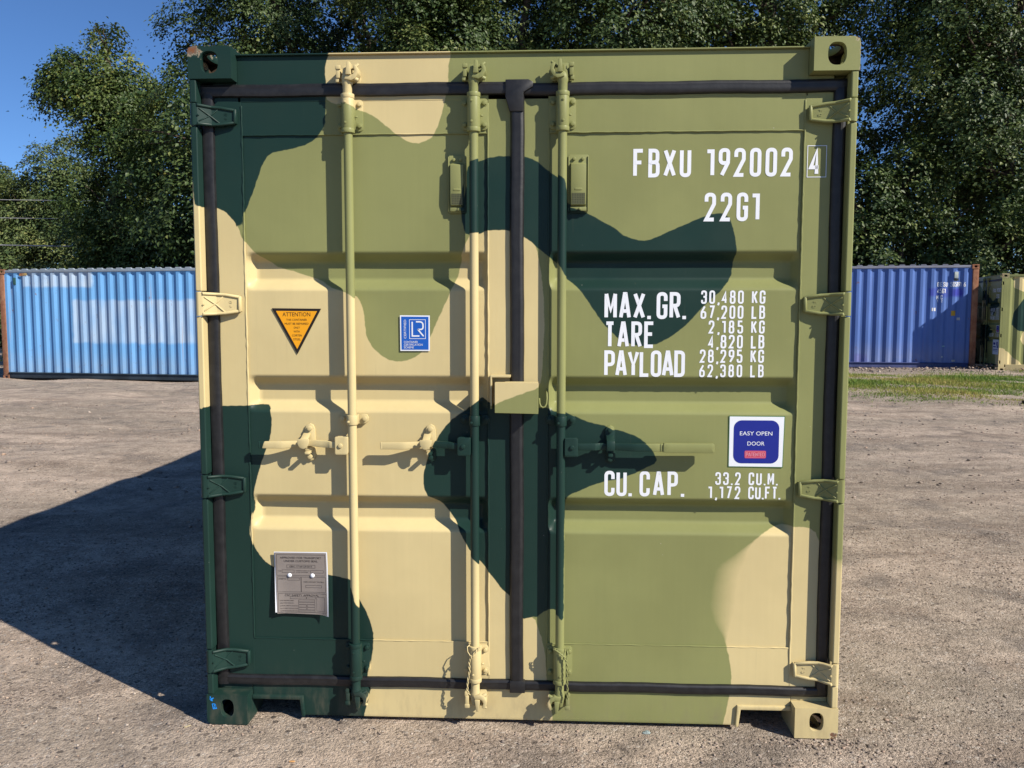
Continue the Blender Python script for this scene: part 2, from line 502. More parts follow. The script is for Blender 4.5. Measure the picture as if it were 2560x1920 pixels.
def rrect(x0, x1, z0, z1, r, n=6):
    out = []
    for cx, cz, a0 in ((x1 - r, z1 - r, 0), (x0 + r, z1 - r, 90), (x0 + r, z0 + r, 180), (x1 - r, z0 + r, 270)):
        for k in range(n + 1):
            a = R(a0 + 90 * k / n)
            out.append((cx + r * math.cos(a), cz + r * math.sin(a)))
    return out

# ------------------------------------------------------------------ container pieces
def corr(t):
    """recess of the trapezoid wall sheet at distance t along it"""
    t = t % 0.278
    if t < 0.070: return 0.0
    if t < 0.138: return 0.043 * (t - 0.070) / 0.068
    if t < 0.210: return 0.043
    return 0.043 * (1 - (t - 0.210) / 0.068)

def corr_stops(L):
    out = [0.0]; k = 0
    while True:
        for d in (0.0, 0.070, 0.138, 0.210):
            t = k * 0.278 + d
            if 0 < t < L: out.append(t)
        k += 1
        if k * 0.278 > L: break
    return sorted(set(out + [L]))

def corr_wall(name, L, z0, z1, place, material, parent, camo=None, zseg=1, taper=0.05):
    """corrugated sheet; place(t, recess, z) gives the point; sheet closes to flat under the top rail"""
    ts = corr_stops(L)
    zs = [z0] + [z0 + (z1 - z0 - taper) * k / zseg for k in range(1, zseg + 1)] + [z1]
    vs = [place(t, corr(t) if j < len(zs) - 1 else 0.0, z) for j, z in enumerate(zs) for t in ts]
    n = len(ts)
    fs = [(j * n + i, j * n + i + 1, (j + 1) * n + i + 1, (j + 1) * n + i) for j in range(len(zs) - 1) for i in range(n - 1)]
    me = bpy.data.meshes.new(name)
    me.from_pydata(vs, [], fs)
    me.materials.append(material)
    bm = bmesh.new(); bm.from_mesh(me)
    bmesh.ops.recalc_face_normals(bm, faces=bm.faces[:])
    bm.to_mesh(me); bm.free(); me.update()
    if camo: camo.attach(me)
    return link(name, me, parent)

def hole_ring(n, rx, rz, sq=0.35):
    """stadium-like aperture outline"""
    out = []
    for k in range(n):
        a = 2 * math.pi * k / n
        c, s_ = math.cos(a), math.sin(a)
        e = 2 / 2.6
        out.append((rx * math.copysign(abs(c) ** e, c), rz * math.copysign(abs(s_) ** e, s_)))
    return out

def casting_mesh(mb, cx, cy, cz, sx, sy, sz, dx=0.162, dy=0.178, dz=0.118, hole=(0.0, 0.0, 0.032, 0.040), wall=0.026, rc=0.018, rax='y'):
    """hollow corner block centred at (cx,cy,cz); sx/sy/sz = outward signs; apertures on the three outer faces;
    the outer edge that runs along axis rax is rounded with radius rc"""
    hx, hy, hz = dx / 2, dy / 2, dz / 2
    n = 32
    def ring(a0, a1, b0, b1, corner=None):
        ca, cb, w_, h_ = (a0 + a1) / 2, (b0 + b1) / 2, (a1 - a0) / 2, (b1 - b0) / 2
        out = []
        for k in range(n):
            a = 2 * math.pi * k / n
            c, s_ = math.cos(a), math.sin(a)
            t = min(w_ / max(abs(c), 1e-6), h_ / max(abs(s_), 1e-6))
            out.append((ca + c * t, cb + s_ * t))
        for p in (1, -1):
            for q in (1, -1):
                if corner == (p, q): continue
                i = min(range(n), key=lambda k: (out[k][0] - ca - p * w_) ** 2 + (out[k][1] - cb - q * h_) ** 2)
                out[i] = (ca + p * w_, cb + q * h_)
        if corner:
            p, q = corner
            oa, ob = ca + p * (w_ - rc), cb + q * (h_ - rc)
            for k, (a, b) in enumerate(out):
                if (a - oa) * p > 0 and (b - ob) * q > 0:
                    l = math.hypot(a - oa, b - ob); out[k] = (oa + (a - oa) / l * rc, ob + (b - ob) / l * rc)
        return out
    def face(put, ext, apert, dep, corner=None, inner=None):
        o = ring(*ext, corner)
        if apert is None:
            mb.add([put(p[0], p[1], 0) for p in o], [tuple(range(n))]); return
        ox, oz, rx, rz = apert
        hl = [(ox + p[0], oz + p[1]) for p in hole_ring(n, rx, rz)]
        vs = [put(p[0], p[1], 0) for p in o] + [put(p[0], p[1], 0) for p in hl] + [put(p[0], p[1], dep) for p in hl]
        fs = [(k, (k + 1) % n, (k + 1) % n + n, k + n) for k in range(n)] + [(k + n, (k + 1) % n + n, (k + 1) % n + 2 * n, k + 2 * n) for k in range(n)]
        mb.add(vs, fs)
        i_ = ring(*inner)
        vs = [put(p[0], p[1], dep) for p in hl] + [put(p[0], p[1], dep) for p in i_]
        mb.add(vs, [(k, (k + 1) % n, (k + 1) % n + n, k + n) for k in range(n)], 1)
    fx = lambda d: (lambda a, b, e: (cx + d * (hx - e), cy + a, cz + b))
    fy = lambda d: (lambda a, b, e: (cx + a, cy + d * (hy - e), cz + b))
    fz = lambda d: (lambda a, b, e: (cx + a, cy + b, cz + d * (hz - e)))
    cut = lambda h, s_: (-h + (rc if s_ < 0 else 0), h - (rc if s_ > 0 else 0))
    full = lambda h: (-h, h)
    inn = lambda h: (-h + wall, h - wall)
    ry = rax == 'y'
    ex, ey, ez = full(hx), full(hy), full(hz)
    face(fy(sy), (ex + ez) if ry else (ex + cut(hz, sz)), hole, wall, (sx, sz) if ry else None, inn(hx) + inn(hz))
    face(fy(-sy), ex + ez, None, wall, (sx, sz) if ry else None)
    face(fx(sx), (ey + cut(hz, sz)) if ry else (ey + ez), (0.0, 0.0, 0.040, 0.028), wall, None if ry else (sy, sz), inn(hy) + inn(hz))
    face(fx(-sx), ey + ez, None, wall, None if ry else (sy, sz))
    face(fz(sz), (cut(hx, sx) + ey) if ry else (ex + cut(hy, sy)), (0.0, 0.0, 0.032, 0.062), wall, None, inn(hx) + inn(hy))
    face(fz(-sz), ex + ey, None, wall)
    m = 8; vs = []
    for k in range(m + 1):
        a = R(90 * k / m)
        for t in (-1, 1):
            if ry: vs.append((cx + sx * (hx - rc + rc * math.cos(a)), cy + t * hy, cz + sz * (hz - rc + rc * math.sin(a))))
            else: vs.append((cx + t * hx, cy + sy * (hy - rc + rc * math.cos(a)), cz + sz * (hz - rc + rc * math.sin(a))))
    mb.add(vs, [(2 * k, 2 * k + 2, 2 * k + 3, 2 * k + 1) for k in range(m)])
    # cavity sides that have no aperture
    e = wall
    x0, x1 = cx - hx + e, cx + hx - e; y0, y1 = cy - hy + e, cy + hy - e; z0, z1 = cz - hz + e, cz + hz - e
    q = [(x0, y0, z0), (x1, y0, z0), (x0, y1, z0), (x1, y1, z0), (x0, y0, z1), (x1, y0, z1), (x0, y1, z1), (x1, y1, z1)]
    F = {('x', -1): (0, 4, 6, 2), ('x', 1): (1, 3, 7, 5), ('y', -1): (0, 1, 5, 4), ('y', 1): (2, 6, 7, 3), ('z', -1): (0, 2, 3, 1), ('z', 1): (4, 5, 7, 6)}
    for key in (('x', -sx), ('y', -sy), ('z', -sz)): mb.add([q[i] for i in F[key]], [(0, 1, 2, 3)], 1)

def weld_casting(mb):
    """merge coincident points so that the block bevels as one shell"""
    key = {}; nv = []; mp = []
    for p in mb.v:
        k = tuple(round(c, 5) for c in p)
        if k not in key: key[k] = len(nv); nv.append(p)
        mp.append(key[k])
    mb.v = nv
    keep = []
    for f, mi in zip(mb.f, mb.m):
        g = []
        for i in f:
            if mp[i] not in g: g.append(mp[i])
        if len(g) > 2: keep.append((tuple(g), mi))
    mb.f = [k[0] for k in keep]; mb.m = [k[1] for k in keep]
    return mb

HX = 1.219                                   # half width of the container
LEN, HGT = 6.058, 2.591
YD = 0.060                                   # plane of the door frames, header and sill

def make_castings(root, length=LEN, height=HGT, mats=(MCR, MIN), camo=CAMO, front_fine=True):
    for sx in (-1, 1):
        for sz in (-1, 1):
            for sy in (-1, 1):
                mb = MB()
                cy = 0.089 if sy < 0 else length - 0.089
                cz = height - 0.059 if sz > 0 else 0.059
                hole = (-0.006 * 0, 0.0, 0.033, 0.040) if sz > 0 else (0.0, 0.006, 0.0265, 0.036)
                casting_mesh(mb, sx * (HX - 0.081), cy, cz, sx, sy, sz, hole=hole)
                weld_casting(mb)
                def rust(x, y, z, sx=sx, sz=sz):
                    ax, az = HX - sx * x, abs((HGT if sz > 0 else 0.0) - z)
                    d = math.hypot(ax - 0.012, az - 0.006)
                    if sz > 0 and sx < 0: return max(0.80 - d / 0.085, 0.36 - az / 0.03, 0.12 - ax / 0.2)
                    if sz > 0: return max(0.62 - d / 0.06, 0.44 - ax / 0.022, 0.30 - az / 0.03)
                    if sx > 0: return max(0.72 - d / 0.055, 0.38 - az / 0.02, 0.28 - ax / 0.03)
                    return max(0.42 - d / 0.06, 0.22 - az / 0.05)
                mb.build('corner_casting', list(mats), root, bevel=0.004 if sy < 0 else 0.0, segs=2, camo=camo, rust=rust if camo else None, grid=sy < 0, step=0.014, smooth=40, flat=True)

# ------------------------------------------------------------------ the camouflage container
box = empty('shipping_container')
tag(box, 'large camouflage painted shipping container in the foreground with closed double doors', 'shipping container')

make_castings(box)

HZ_L = ((2.309, 2.381), (1.604, 1.686), (0.905, 0.985), (0.211, 0.293))
HZ_R = ((2.299, 2.372), (1.605, 1.683), (0.913, 0.990), (0.212, 0.286))

# corner posts: folded lip at the front, interrupted at each hinge, web running back
for sx, hz in ((-1, HZ_L), (1, HZ_R)):
    mb = MB()
    zz = [2.473] + [v for a, b in hz for v in (b + 0.006, a - 0.006)] + [0.118]
    zz[0] = 2.473
    X = lambda a: sx * a
    for k in range(0, len(zz), 2):
        hi, lo = zz[k], zz[k + 1]
        mb.box(min(X(1.2165), X(1.192)), max(X(1.2165), X(1.192)), 0.003, 0.052, lo, hi)
    mb.box(min(X(1.2165), X(1.196)), max(X(1.2165), X(1.196)), 0.0525, 0.15, 0.118, 2.473)
    mb.box(min(X(1.1955), X(1.150)), max(X(1.1955), X(1.150)), 0.085, 0.15, 0.118, 2.473)
    mb.build('corner_post', MC, box, bevel=0.005, segs=3, camo=CAMO, step=0.03, flat=True)
for sx in (-1, 1):
    mb = MB().box(min(sx * 1.2165, sx * 1.12), max(sx * 1.2165, sx * 1.12), LEN - 0.13, LEN - 0.012, 0.118, 2.473)
    mb.build('corner_post', MC, box, bevel=0.01, camo=CAMO, step=0.05)

# header beam over the doors with a thin roof lip
mb = MB()
mb.box(-1.0575, 1.0575, YD, 0.16, 2.40, 2.5675)
mb.box(-1.0575, 1.0575, 0.047, 0.16, 2.5678, 2.5735)
mb.box(-1.1500, -1.0577, YD + .001, 0.15, 2.40, 2.4725); mb.box(1.0577, 1.1500, YD + .001, 0.15, 2.40, 2.4725)
mb.build('door_header', MC, box, bevel=0.0018, segs=1, camo=CAMO, flat=True)

# sill with the two loading notches
SILL = [(-1.0560, 0.150), (-1.0560, 0.084), (-0.863, 0.084), (-0.855, 0.015), (0.853, 0.015), (0.861, 0.084), (1.0560, 0.084), (1.0560, 0.150)]
mb = MB().prism(SILL, YD, 0.15)
for sx in (-1, 1):
    q = [(-1.0565, 0.082), (-1.0565, 0.098), (-0.851, 0.098), (-0.845, 0.013), (-0.857, 0.013), (-0.865, 0.082)]
    mb.prism([(-p[0] * -1 if sx < 0 else -p[0], p[1]) for p in q], 0.048, 0.10)
mb.box(-1.1945, -1.0565, 0.062, 0.15, 0.117, 0.150); mb.box(1.0565, 1.1945, 0.062, 0.15, 0.117, 0.150)
mb.build('door_sill', MC, box, bevel=0.003, segs=2, camo=CAMO)

# rails, roof, floor, rear wall
MSIDE = None
for sx in (-1, 1):
    a, b = sorted((sx * 1.2165, sx * 1.15))
    MB().box(a, b, 0.178, LEN - 0.178, 2.50, 2.565).build('top_rail', MC, box, bevel=0.004, camo=CAMO, step=0.06)
    MB().box(a, b, 0.178, LEN - 0.178, 0.03, 0.19).build('bottom_rail', MC, box, bevel=0.004, camo=CAMO, step=0.06)

def side_material(name):
    m, nt, p = mat(name)
    oc = ocoord(nt)
    a = noise(nt, scaled(nt, oc, (1, 1, 0.9)), 0.75, 1.0, 0.3)
    b = noise(nt, nd(nt, 'Mapping', {'Vector': oc, 'Location': (7.3, 2.1, 4.4)}).outputs[0], 0.7, 1.0, 0.3)
    c = mix(nt, ramp(nt, a, 0.545, 0.55), GREEN, SAND)
    c = mix(nt, ramp(nt, b, 0.565, 0.57), c, DKGREEN)
    nt.links.new(c, p.inputs['Base Color'])
    p.inputs['Roughness'].default_value = 0.45
    return m
MSIDE = side_material('camouflage paint on the side sheets')
for sx in (-1, 1):
    corr_wall('side_wall', LEN - 0.29, 0.19, 2.50, (lambda t, d, z, sx=sx: (sx * (1.205 - d), 0.152 + t, z)), MSIDE, box, zseg=1)
corr_wall('end_wall', 2.24, 0.12, 2.473, (lambda t, d, z: (-1.12 + t, LEN - 0.02 - d, z)), MSIDE, box)
# roof sheet pressed across its width
ts = corr_stops(LEN - 0.32)
mb = MB()
vs = [(x, 0.16 + t, 2.560 - 0.55 * corr(t)) for x in (-1.15, 1.15) for t in ts]
mb.add(vs, [(i, i + 1, i + 1 + len(ts), i + len(ts)) for i in range(len(ts) - 1)])
mb.build('roof', MSIDE, box, smooth=0)
MB().box(-1.15, 1.15, 0.155, LEN - 0.10, 0.125, 0.16).build('floor', MDARK, box)

# ---- doors
PH = {-1: (1.1, 4.0, 2.2), 1: (3.9, 0.7, 5.1)}
def oil(x, z, sx, x0, x1):
    """slight unevenness of the pressed sheet"""
    ph = PH[sx]
    e = min(1.0, max(0.0, min(x - x0, x1 - x)) / 0.12)
    return e * (0.0012 * math.sin(x * 5.1 + ph[0]) * math.sin(z * 4.3 + ph[1]) + 0.0007 * math.sin(x * 11 + z * 3 + ph[2]))
def door(sx, hz):
    """sx = -1 the left leaf, +1 the right leaf"""
    if sx < 0: xo, xi, po, pi = -1.150, -0.024, -1.046, -0.112
    else: xo, xi, po, pi = 0.016, 1.150, 0.113, 1.050
    z0, z1, p0, p1 = 0.176, 2.418, 0.327, 2.279
    yb = 0.115
    mb = MB()
    L, Rr = (xo, po) if sx < 0 else (xo, po)
    mb.box(xo, po, YD, yb, z0, z1)
    mb.box(pi, xi, YD, yb, z0, z1)
    mb.box(po - 0.0003, pi + 0.0003, YD + 0.0012, yb, p1, z1)
    mb.box(po - 0.0003, pi + 0.0003, YD + 0.0012, yb, z0, p0)
    # weld beads round the panel
    rng = random.Random(7 + sx)
    def bead(a, b, r):
        n = max(8, int((Vector(b) - Vector(a)).length / 0.02))
        path = [Vector(a).lerp(Vector(b), k / n) + Vector((rng.uniform(-1, 1), 0, rng.uniform(-1, 1))) * 0.0008 for k in range(n + 1)]
        mb.tube(path, [r * rng.uniform(0.75, 1.25) for _ in path], 6)
    bead((po + 0.001, YD + 0.001, p0), (po + 0.001, YD + 0.001, z1 - 0.03), 0.0038)
    bead((pi - 0.001, YD + 0.001, z0 + 0.02), (pi - 0.001, YD + 0.001, z1 - 0.03), 0.0038)
    bead((po, YD + 0.002, p1), (pi, YD + 0.002, p1), 0.0028)
    bead((po, YD + 0.002, p0), (pi, YD + 0.002, p0), 0.0026)
    d = mb.build('door', MC, box, bevel=0.0035, segs=2, camo=CAMO, step=0.025, flat=True)
    # pressed panel: three horizontal troughs
    prof = [(0.3265, 0.0), (0.7686, 0.0)]
    base = 0.0665
    bands = ((0.7686, 0.8036, 0.8698, 0.9002), (1.2344, 1.2687, 1.3369, 1.3672), (1.7022, 1.7392, 1.8077, 1.8385))
    kp = [(0.3265, 0)]
    for a, b, c, e in bands: kp += [(a, 0), (b, 0.045), (c, 0.045), (e, 0)]
    kp += [(2.2795, 0)]
    def depth(z):
        # rounded folds: average over a few millimetres
        tot = 0.0
        for o in (-0.007, -0.0035, 0.0, 0.0035, 0.007):
            zz = min(max(z + o, kp[0][0]), kp[-1][0])
            for (za, da), (zb, db) in zip(kp, kp[1:]):
                if za <= zz <= zb:
                    tot += da + (db - da) * (zz - za) / (zb - za); break
        return tot / 5
    zs = set(np.linspace(0.3265, 2.2795, 79).round(4).tolist())
    for za, _ in kp:
        for o in (-0.011, -0.007, -0.0035, 0, 0.0035, 0.007, 0.011):
            if 0.3265 < za + o < 2.2795: zs.add(round(za + o, 4))
    zs = sorted(zs)
    x0, x1 = po - 0.004, pi + 0.004
    xs = sorted(set(np.linspace(x0, x1, 40).round(4).tolist() + [round(x0 + o, 4) for o in (0.006, 0.012, 0.018, 0.03, 0.034)] + [round(x1 - o, 4) for o in (0.006, 0.012, 0.018, 0.03, 0.034)]))
    ph = PH[sx]
    def end(x, dz):
        e = min(x - x0, x1 - x)
        if dz <= 0: return 0.0
        return dz * min(1.0, max(0.0, (e - 0.004) / 0.028))
    vs = []
    for z in zs:
        dz = depth(z)
        for x in xs:
            vs.append((x, base + end(x, dz) + oil(x, z, sx, x0, x1), z))
    nx = len(xs)
    pm = bpy.data.meshes.new('door_panel')
    pm.from_pydata(vs, [], [(j * nx + i, j * nx + i + 1, (j + 1) * nx + i + 1, (j + 1) * nx + i) for j in range(len(zs) - 1) for i in range(nx - 1)])
    pm.materials.append(MC)
    finish(pm, 60); CAMO.attach(pm)
    link('door_panel', pm, d)
    return d

door_l = door(-1, HZ_L)
door_r = door(1, HZ_R)
MB().box(-1.149, 1.149, 0.150, 0.154, 0.155, 2.47).build('door_backing', MDARK, box)

# ---- rubber gaskets
def gasket_v(mb, xa, xb, z0, z1, yf, wob):
    """vertical lobe section swept along z with slight waviness"""
    n = 40
    c = (xa + xb) / 2; h = (xb - xa) / 2
    prof = [(-1, 0.0), (-1, 0.55), (-0.8, 0.9), (-0.3, 1.0), (0.1, 0.95), (0.45, 1.0), (0.85, 0.85), (1, 0.5), (1, 0.0)]
    vs = []
    for k in range(n + 1):
        z = z0 + (z1 - z0) * k / n
        dx = 0.0012 * math.sin(k * 0.5 + wob) + 0.0005 * math.sin(k * 2.3 + wob * 2)
        for a, b in prof: vs.append((c + dx + a * h, (YD + 0.012) - b * (YD + 0.012 - yf), z))
    m = len(prof)
    fs = [(k * m + i, k * m + i + 1, (k + 1) * m + i + 1, (k + 1) * m + i) for k in range(n) for i in range(m - 1)]
    fs += [tuple(range(m)), tuple(n * m + i for i in range(m))]
    mb.add(vs, fs)
def gasket_h(mb, x0, x1, za, zb, yf, wob):
    n = 40
    c = (za + zb) / 2; h = (zb - za) / 2
    prof = [(-1, 0.0), (-1, 0.5), (-0.85, 0.85), (-0.2, 0.99), (0.1, 0.94), (0.5, 1.0), (0.9, 0.8), (1, 0.5), (1, 0.0)]
    vs = []
    for k in range(n + 1):
        x = x0 + (x1 - x0) * k / n
        dz = 0.0011 * math.sin(k * 0.45 + wob) + 0.0004 * math.sin(k * 1.9 + wob * 2)
        for a, b in prof: vs.append((x, (YD + 0.012) - b * (YD + 0.012 - yf), c + dz + a * h))
    m = len(prof)
    fs = [(k * m + i, k * m + i + 1, (k + 1) * m + i + 1, (k + 1) * m + i) for k in range(n) for i in range(m - 1)]
    fs += [tuple(range(m)), tuple(n * m + i for i in range(m))]
    mb.add(vs, fs)
mb = MB()
gasket_h(mb, -1.193, -0.030, 2.417, 2.465, 0.043, 0.4)
gasket_h(mb, -1.190, -0.030, 0.139, 0.181, 0.046, 1.9)
gasket_v(mb, -1.194, -1.147, 0.142, 2.440, 0.044, 0.2)
mb.build('gasket', MRUB, door_l, smooth=40)
mb = MB()
gasket_h(mb, 0.012, 1.193, 2.411, 2.459, 0.043, 3.1)
gasket_h(mb, 0.014, 1.190, 0.137, 0.178, 0.046, 0.9)
gasket_v(mb, 1.147, 1.194, 0.142, 2.436, 0.044, 1.2)
gasket_v(mb, -0.030, 0.023, 0.150, 2.448, 0.041, 2.2)
# folded corner flap of the seal at the top of the door joint
mb.prism([(-0.047, 2.467), (-0.047, 2.405), (-0.031, 2.352), (0.02, 2.352), (0.02, 2.420), (0.055, 2.440), (0.055, 2.458), (0.038, 2.467)], 0.0365, YD + 0.004)
mb.prism([(-0.030, 0.182), (-0.030, 0.134), (0.03, 0.134), (0.03, 0.182)], 0.038, YD + 0.004)
mb.build('gasket', MRUB, door_r, bevel=0.003, smooth=40)

# ---- hinges
def hinge(parent, sx, za, zb):
    zc = (za + zb) / 2; h = (zb - za) / 2 + 0.002
    mb = MB()
    X = lambda a: sx * a
    # knuckle on the post, cranked strap, edge flanges, cross ribs
    mb.cyl((X(1.2045), 0.010, zc - h - 0.002), (X(1.2045), 0.010, zc + h + 0.002), 0.0130, n=16)
    top = [(1.204, -0.0035), (1.188, 0.0000), (1.166, 0.020), (1.148, 0.034), (1.115, 0.039), (1.064, 0.046)]
    hh = [h, h * 0.99, h * 0.97, h * 0.95, h * 0.90, h * 0.70]
    vs = []
    for (x, y), hk in zip(top, hh):
        for z in (-hk, hk):
            for o in (0.0, 0.007): vs.append((X(x), y + o, zc + z))
    fs = []
    for k in range(5):
        a = k * 4; b = a + 4
        fs += [(a, b, b + 2, a + 2), (a + 1, a + 3, b + 3, b + 1), (a, a + 1, b + 1, b), (a + 2, b + 2, b + 3, a + 3)]
    fs += [(0, 2, 3, 1), (20, 21, 23, 22)]
    mb.add(vs, fs)
    for s_ in (-1, 1):
        path = [(X(x), y - 0.001, zc + s_ * (hk - 0.004)) for (x, y), hk in zip(top[1:], hh[1:])]
        mb.tube([(X(1.188), 0.001, zc + s_ * (h - 0.003))] + path, 0.0062, 8)
    mb.tube([(X(1.065), 0.045, zc - h * 0.68), (X(1.063), 0.045, zc + h * 0.68)], 0.0068, 8)
    mb.tube([(X(1.184), 0.003, zc + h * 0.62), (X(1.166), 0.019, zc + h * 0.25), (X(1.148), 0.033, zc - h * 0.1), (X(1.118), 0.038, zc - h * 0.72)], 0.0034, 6)
    mb.tube([(X(1.184), 0.003, zc - h * 0.62), (X(1.166), 0.019, zc - h * 0.25), (X(1.148), 0.033, zc + h * 0.1), (X(1.122), 0.038, zc + h * 0.72)], 0.0026, 6)
    mb.cyl((X(1.186), -0.004, zc - 0.003), (X(1.186), 0.004, zc - 0.003), 0.0035, n=8)
    # foot welded to the stile
    mb.box(min(X(1.06), X(1.10)), max(X(1.06), X(1.10)), 0.046, YD + 0.002, zc - h * 0.62, zc + h * 0.62)
    # cast letters, turned a quarter
    def put(x, z, l):
        a, b = (x, z)
        return (X(1.097) - sx * 0 + (-b if sx < 0 else b) * 1.0, 0.0402 - l + (0.0), zc - 0.0 + (a if sx < 0 else -a))
    lm = MB()
    write(lm, 'FD', -0.012, 0.012, -0.006, 0.006, lambda x, z, l: (0, 0, 0) if False else put(x, z, l), stroke=0.2, gw=0.75)
    for f in range(0, len(lm.f)): pass
    mb.add(lm.v, lm.f)
    mb.build('hinge', MC, parent, bevel=0.0012, segs=1, camo=CAMO, grid=False)
for za, zb in HZ_L: hinge(door_l, -1, za, zb)
for za, zb in HZ_R: hinge(door_r, 1, za, zb)

# ---- vents
def grille_material():
    m, nt, p = mat('painted vent grille')
    oc = ocoord(nt)
    ck = nd(nt, 'TexBrick', {'Vector': nd(nt, 'Mapping', {'Vector': oc, 'Rotation': (R(90), 0, 0)}).outputs[0], 'Scale': 1.0, 'Mortar Size': 0.0016, 'Mortar Smooth': 0.1, 'Brick Width': 0.0062, 'Row Height': 0.0062,
         'Color1': (0.012, 0.012, 0.010, 1), 'Color2': (0.012, 0.012, 0.010, 1), 'Mortar': rgba((0.10, 0.11, 0.05))})
    ck.offset = 0.0
    nt.links.new(ck.outputs[0], p.inputs['Base Color'])
    p.inputs['Roughness'].default_value = 0.6
    return m
MGR = grille_material()
def vent(parent, x0, x1):
    mb = MB()
    z0, z1 = 1.984, 2.197
    mb.prism(rrect(x0, x1, z0, z1, 0.008), 0.0545, 0.066)
    a, b = x0 + 0.010, x1 - 0.010
    prof = [(0.0548, 2.168), (0.036, 2.160), (0.034, 2.055), (0.041, 2.012), (0.0548, 2.008)]
    mb.prism(prof, a, b, ax='x')
    mb.prism([(0.0548, 2.006), (0.046, 2.004), (0.046, 1.990), (0.0548, 1.988)], a - 0.002, b + 0.002, ax='x')
    mb.box(x0, x0 + 0.004, 0.050, 0.0544, z0 + 0.006, z1 - 0.006); mb.box(x1 - 0.004, x1, 0.050, 0.0544, z0 + 0.006, z1 - 0.006)
    for bx in (x0 + 0.022, x1 - 0.022): mb.bolt(bx, 0.047, 0.056, 2.181, 0.0068, 8)
    mb.bolt((x0 + x1) / 2 + 0.006, 0.040, 0.050, 1.997, 0.006, 8)
    n0 = len(mb.v)
    # perforated strip on the lower slope of the hood
    ya, yb_ = 0.0335, 0.0405
    mb.add([(a + 0.004, ya, 2.054), (b - 0.004, ya, 2.054), (b - 0.004, yb_, 2.0135), (a + 0.004, yb_, 2.0135)], [(0, 1, 2, 3)], 1)
    mb.prism(rrect((a + b) / 2 - 0.014, (a + b) / 2 + 0.014, 2.064, 2.073, 0.004), 0.0325, 0.036)
    mb.build('vent', [MC, MGR], parent, bevel=0.0018, segs=2, camo=CAMO, grid=False)
vent(door_l, -0.262, -0.193)
vent(door_r, 0.186, 0.262)

# ---- locking rods
YR, RRAD = 0.022, 0.0167
def zmir(poly, s): return [(x, z * s) for x, z in poly]

def cam_lock(parent, xr, zc, sx, sz):
    """keeper and claw; sx mirrors left-right, sz = -1 for the lower one"""
    mb = MB()
    P = lambda poly: [(xr + sx * x, zc + sz * z) for x, z in poly]
    B = lambda xa, xb, ya, yb, za, zb: mb.box(min(xr + sx * xa, xr + sx * xb), max(xr + sx * xa, xr + sx * xb), ya, yb, min(zc + sz * za, zc + sz * zb), max(zc + sz * za, zc + sz * zb))
    mb.prism(P([(-0.034, -0.030), (0.040, -0.030), (0.044, -0.010), (0.036, 0.026), (0.022, 0.036), (-0.02, 0.036), (-0.036, 0.022)]), 0.050, YD + 0.003)
    B(-0.038, -0.024, 0.006, 0.052, -0.020, 0.022)
    B(-0.040, -0.021, 0.002, 0.012, 0.010, 0.025)
    B(-0.041, -0.028, 0.010, 0.030, -0.034, -0.018)
    mb.prism(P([(-0.006, -0.026), (0.020, -0.032), (0.036, -0.024), (0.046, -0.006), (0.046, 0.008), (0.036, 0.026), (0.026, 0.020), (0.033, 0.004), (0.028, -0.008), (0.016, -0.014), (0.002, -0.010)]), -0.004, 0.046)
    mb.prism(P([(0.000, -0.012), (0.020, -0.012), (0.017, 0.034), (0.006, 0.034)]), -0.010, 0.028)
    mb.prism(P([(-0.020, -0.024), (0.002, -0.020), (0.000, 0.020), (-0.012, 0.016)]), 0.010, 0.048)
    mb.cyl((xr + sx * 0.020, 0.018, zc + sz * 0.012), (xr + sx * 0.042, 0.026, zc + sz * 0.034), 0.0055, n=8)
    mb.cyl((xr + sx * 0.022, 0.004, zc - sz * 0.020), (xr + sx * 0.044, 0.010, zc - sz * 0.029), 0.0075, n=10)
    mb.build('cam_lock', MC, parent, bevel=0.0022, segs=2, camo=CAMO, grid=False)

def rod_bracket(parent, xr, z0, z1, turn):
    mb = MB()
    za, zb = z0 + 0.014, z1 - 0.012
    mb.prism(rrect(xr - 0.049, xr + 0.049, za, zb, 0.012), 0.0555, 0.064)
    mb.box(xr - 0.0225, xr + 0.0225, 0.024, 0.058, za + 0.004, zb - 0.004)
    mb.cyl((xr, YR, z0 + 0.004), (xr, YR, z1 - 0.004), 0.0235, n=28)
    mb.cyl((xr, YR, z0), (xr, YR, z0 + 0.016), 0.0250, n=28)
    mb.cyl((xr, YR, z1 - 0.016), (xr, YR, z1), 0.0250, n=28)
    for bx in (-0.037, 0.037):
        for bz in (za + 0.018, zb - 0.018):
            mb.cyl((xr + bx, 0.057, bz), (xr + bx, 0.0545, bz), 0.0125, n=16)
            mb.bolt(xr + bx, 0.0545, 0.0455, bz, 0.0090, 6)
    for bz in (z0 + 0.035, z1 - 0.032):
        mb.cyl((xr - 0.008 + turn, YR - 0.021, bz), (xr - 0.008 + turn, YR - 0.0262, bz), 0.0048, n=8)
    mb.cyl((xr + 0.024, 0.038, (z0 + z1) / 2 - 0.008), (xr + 0.032, 0.040, (z0 + z1) / 2 - 0.008), 0.004, n=8)
    mb.build('rod_bracket', MC, parent, bevel=0.0016, segs=2, camo=CAMO, grid=False)

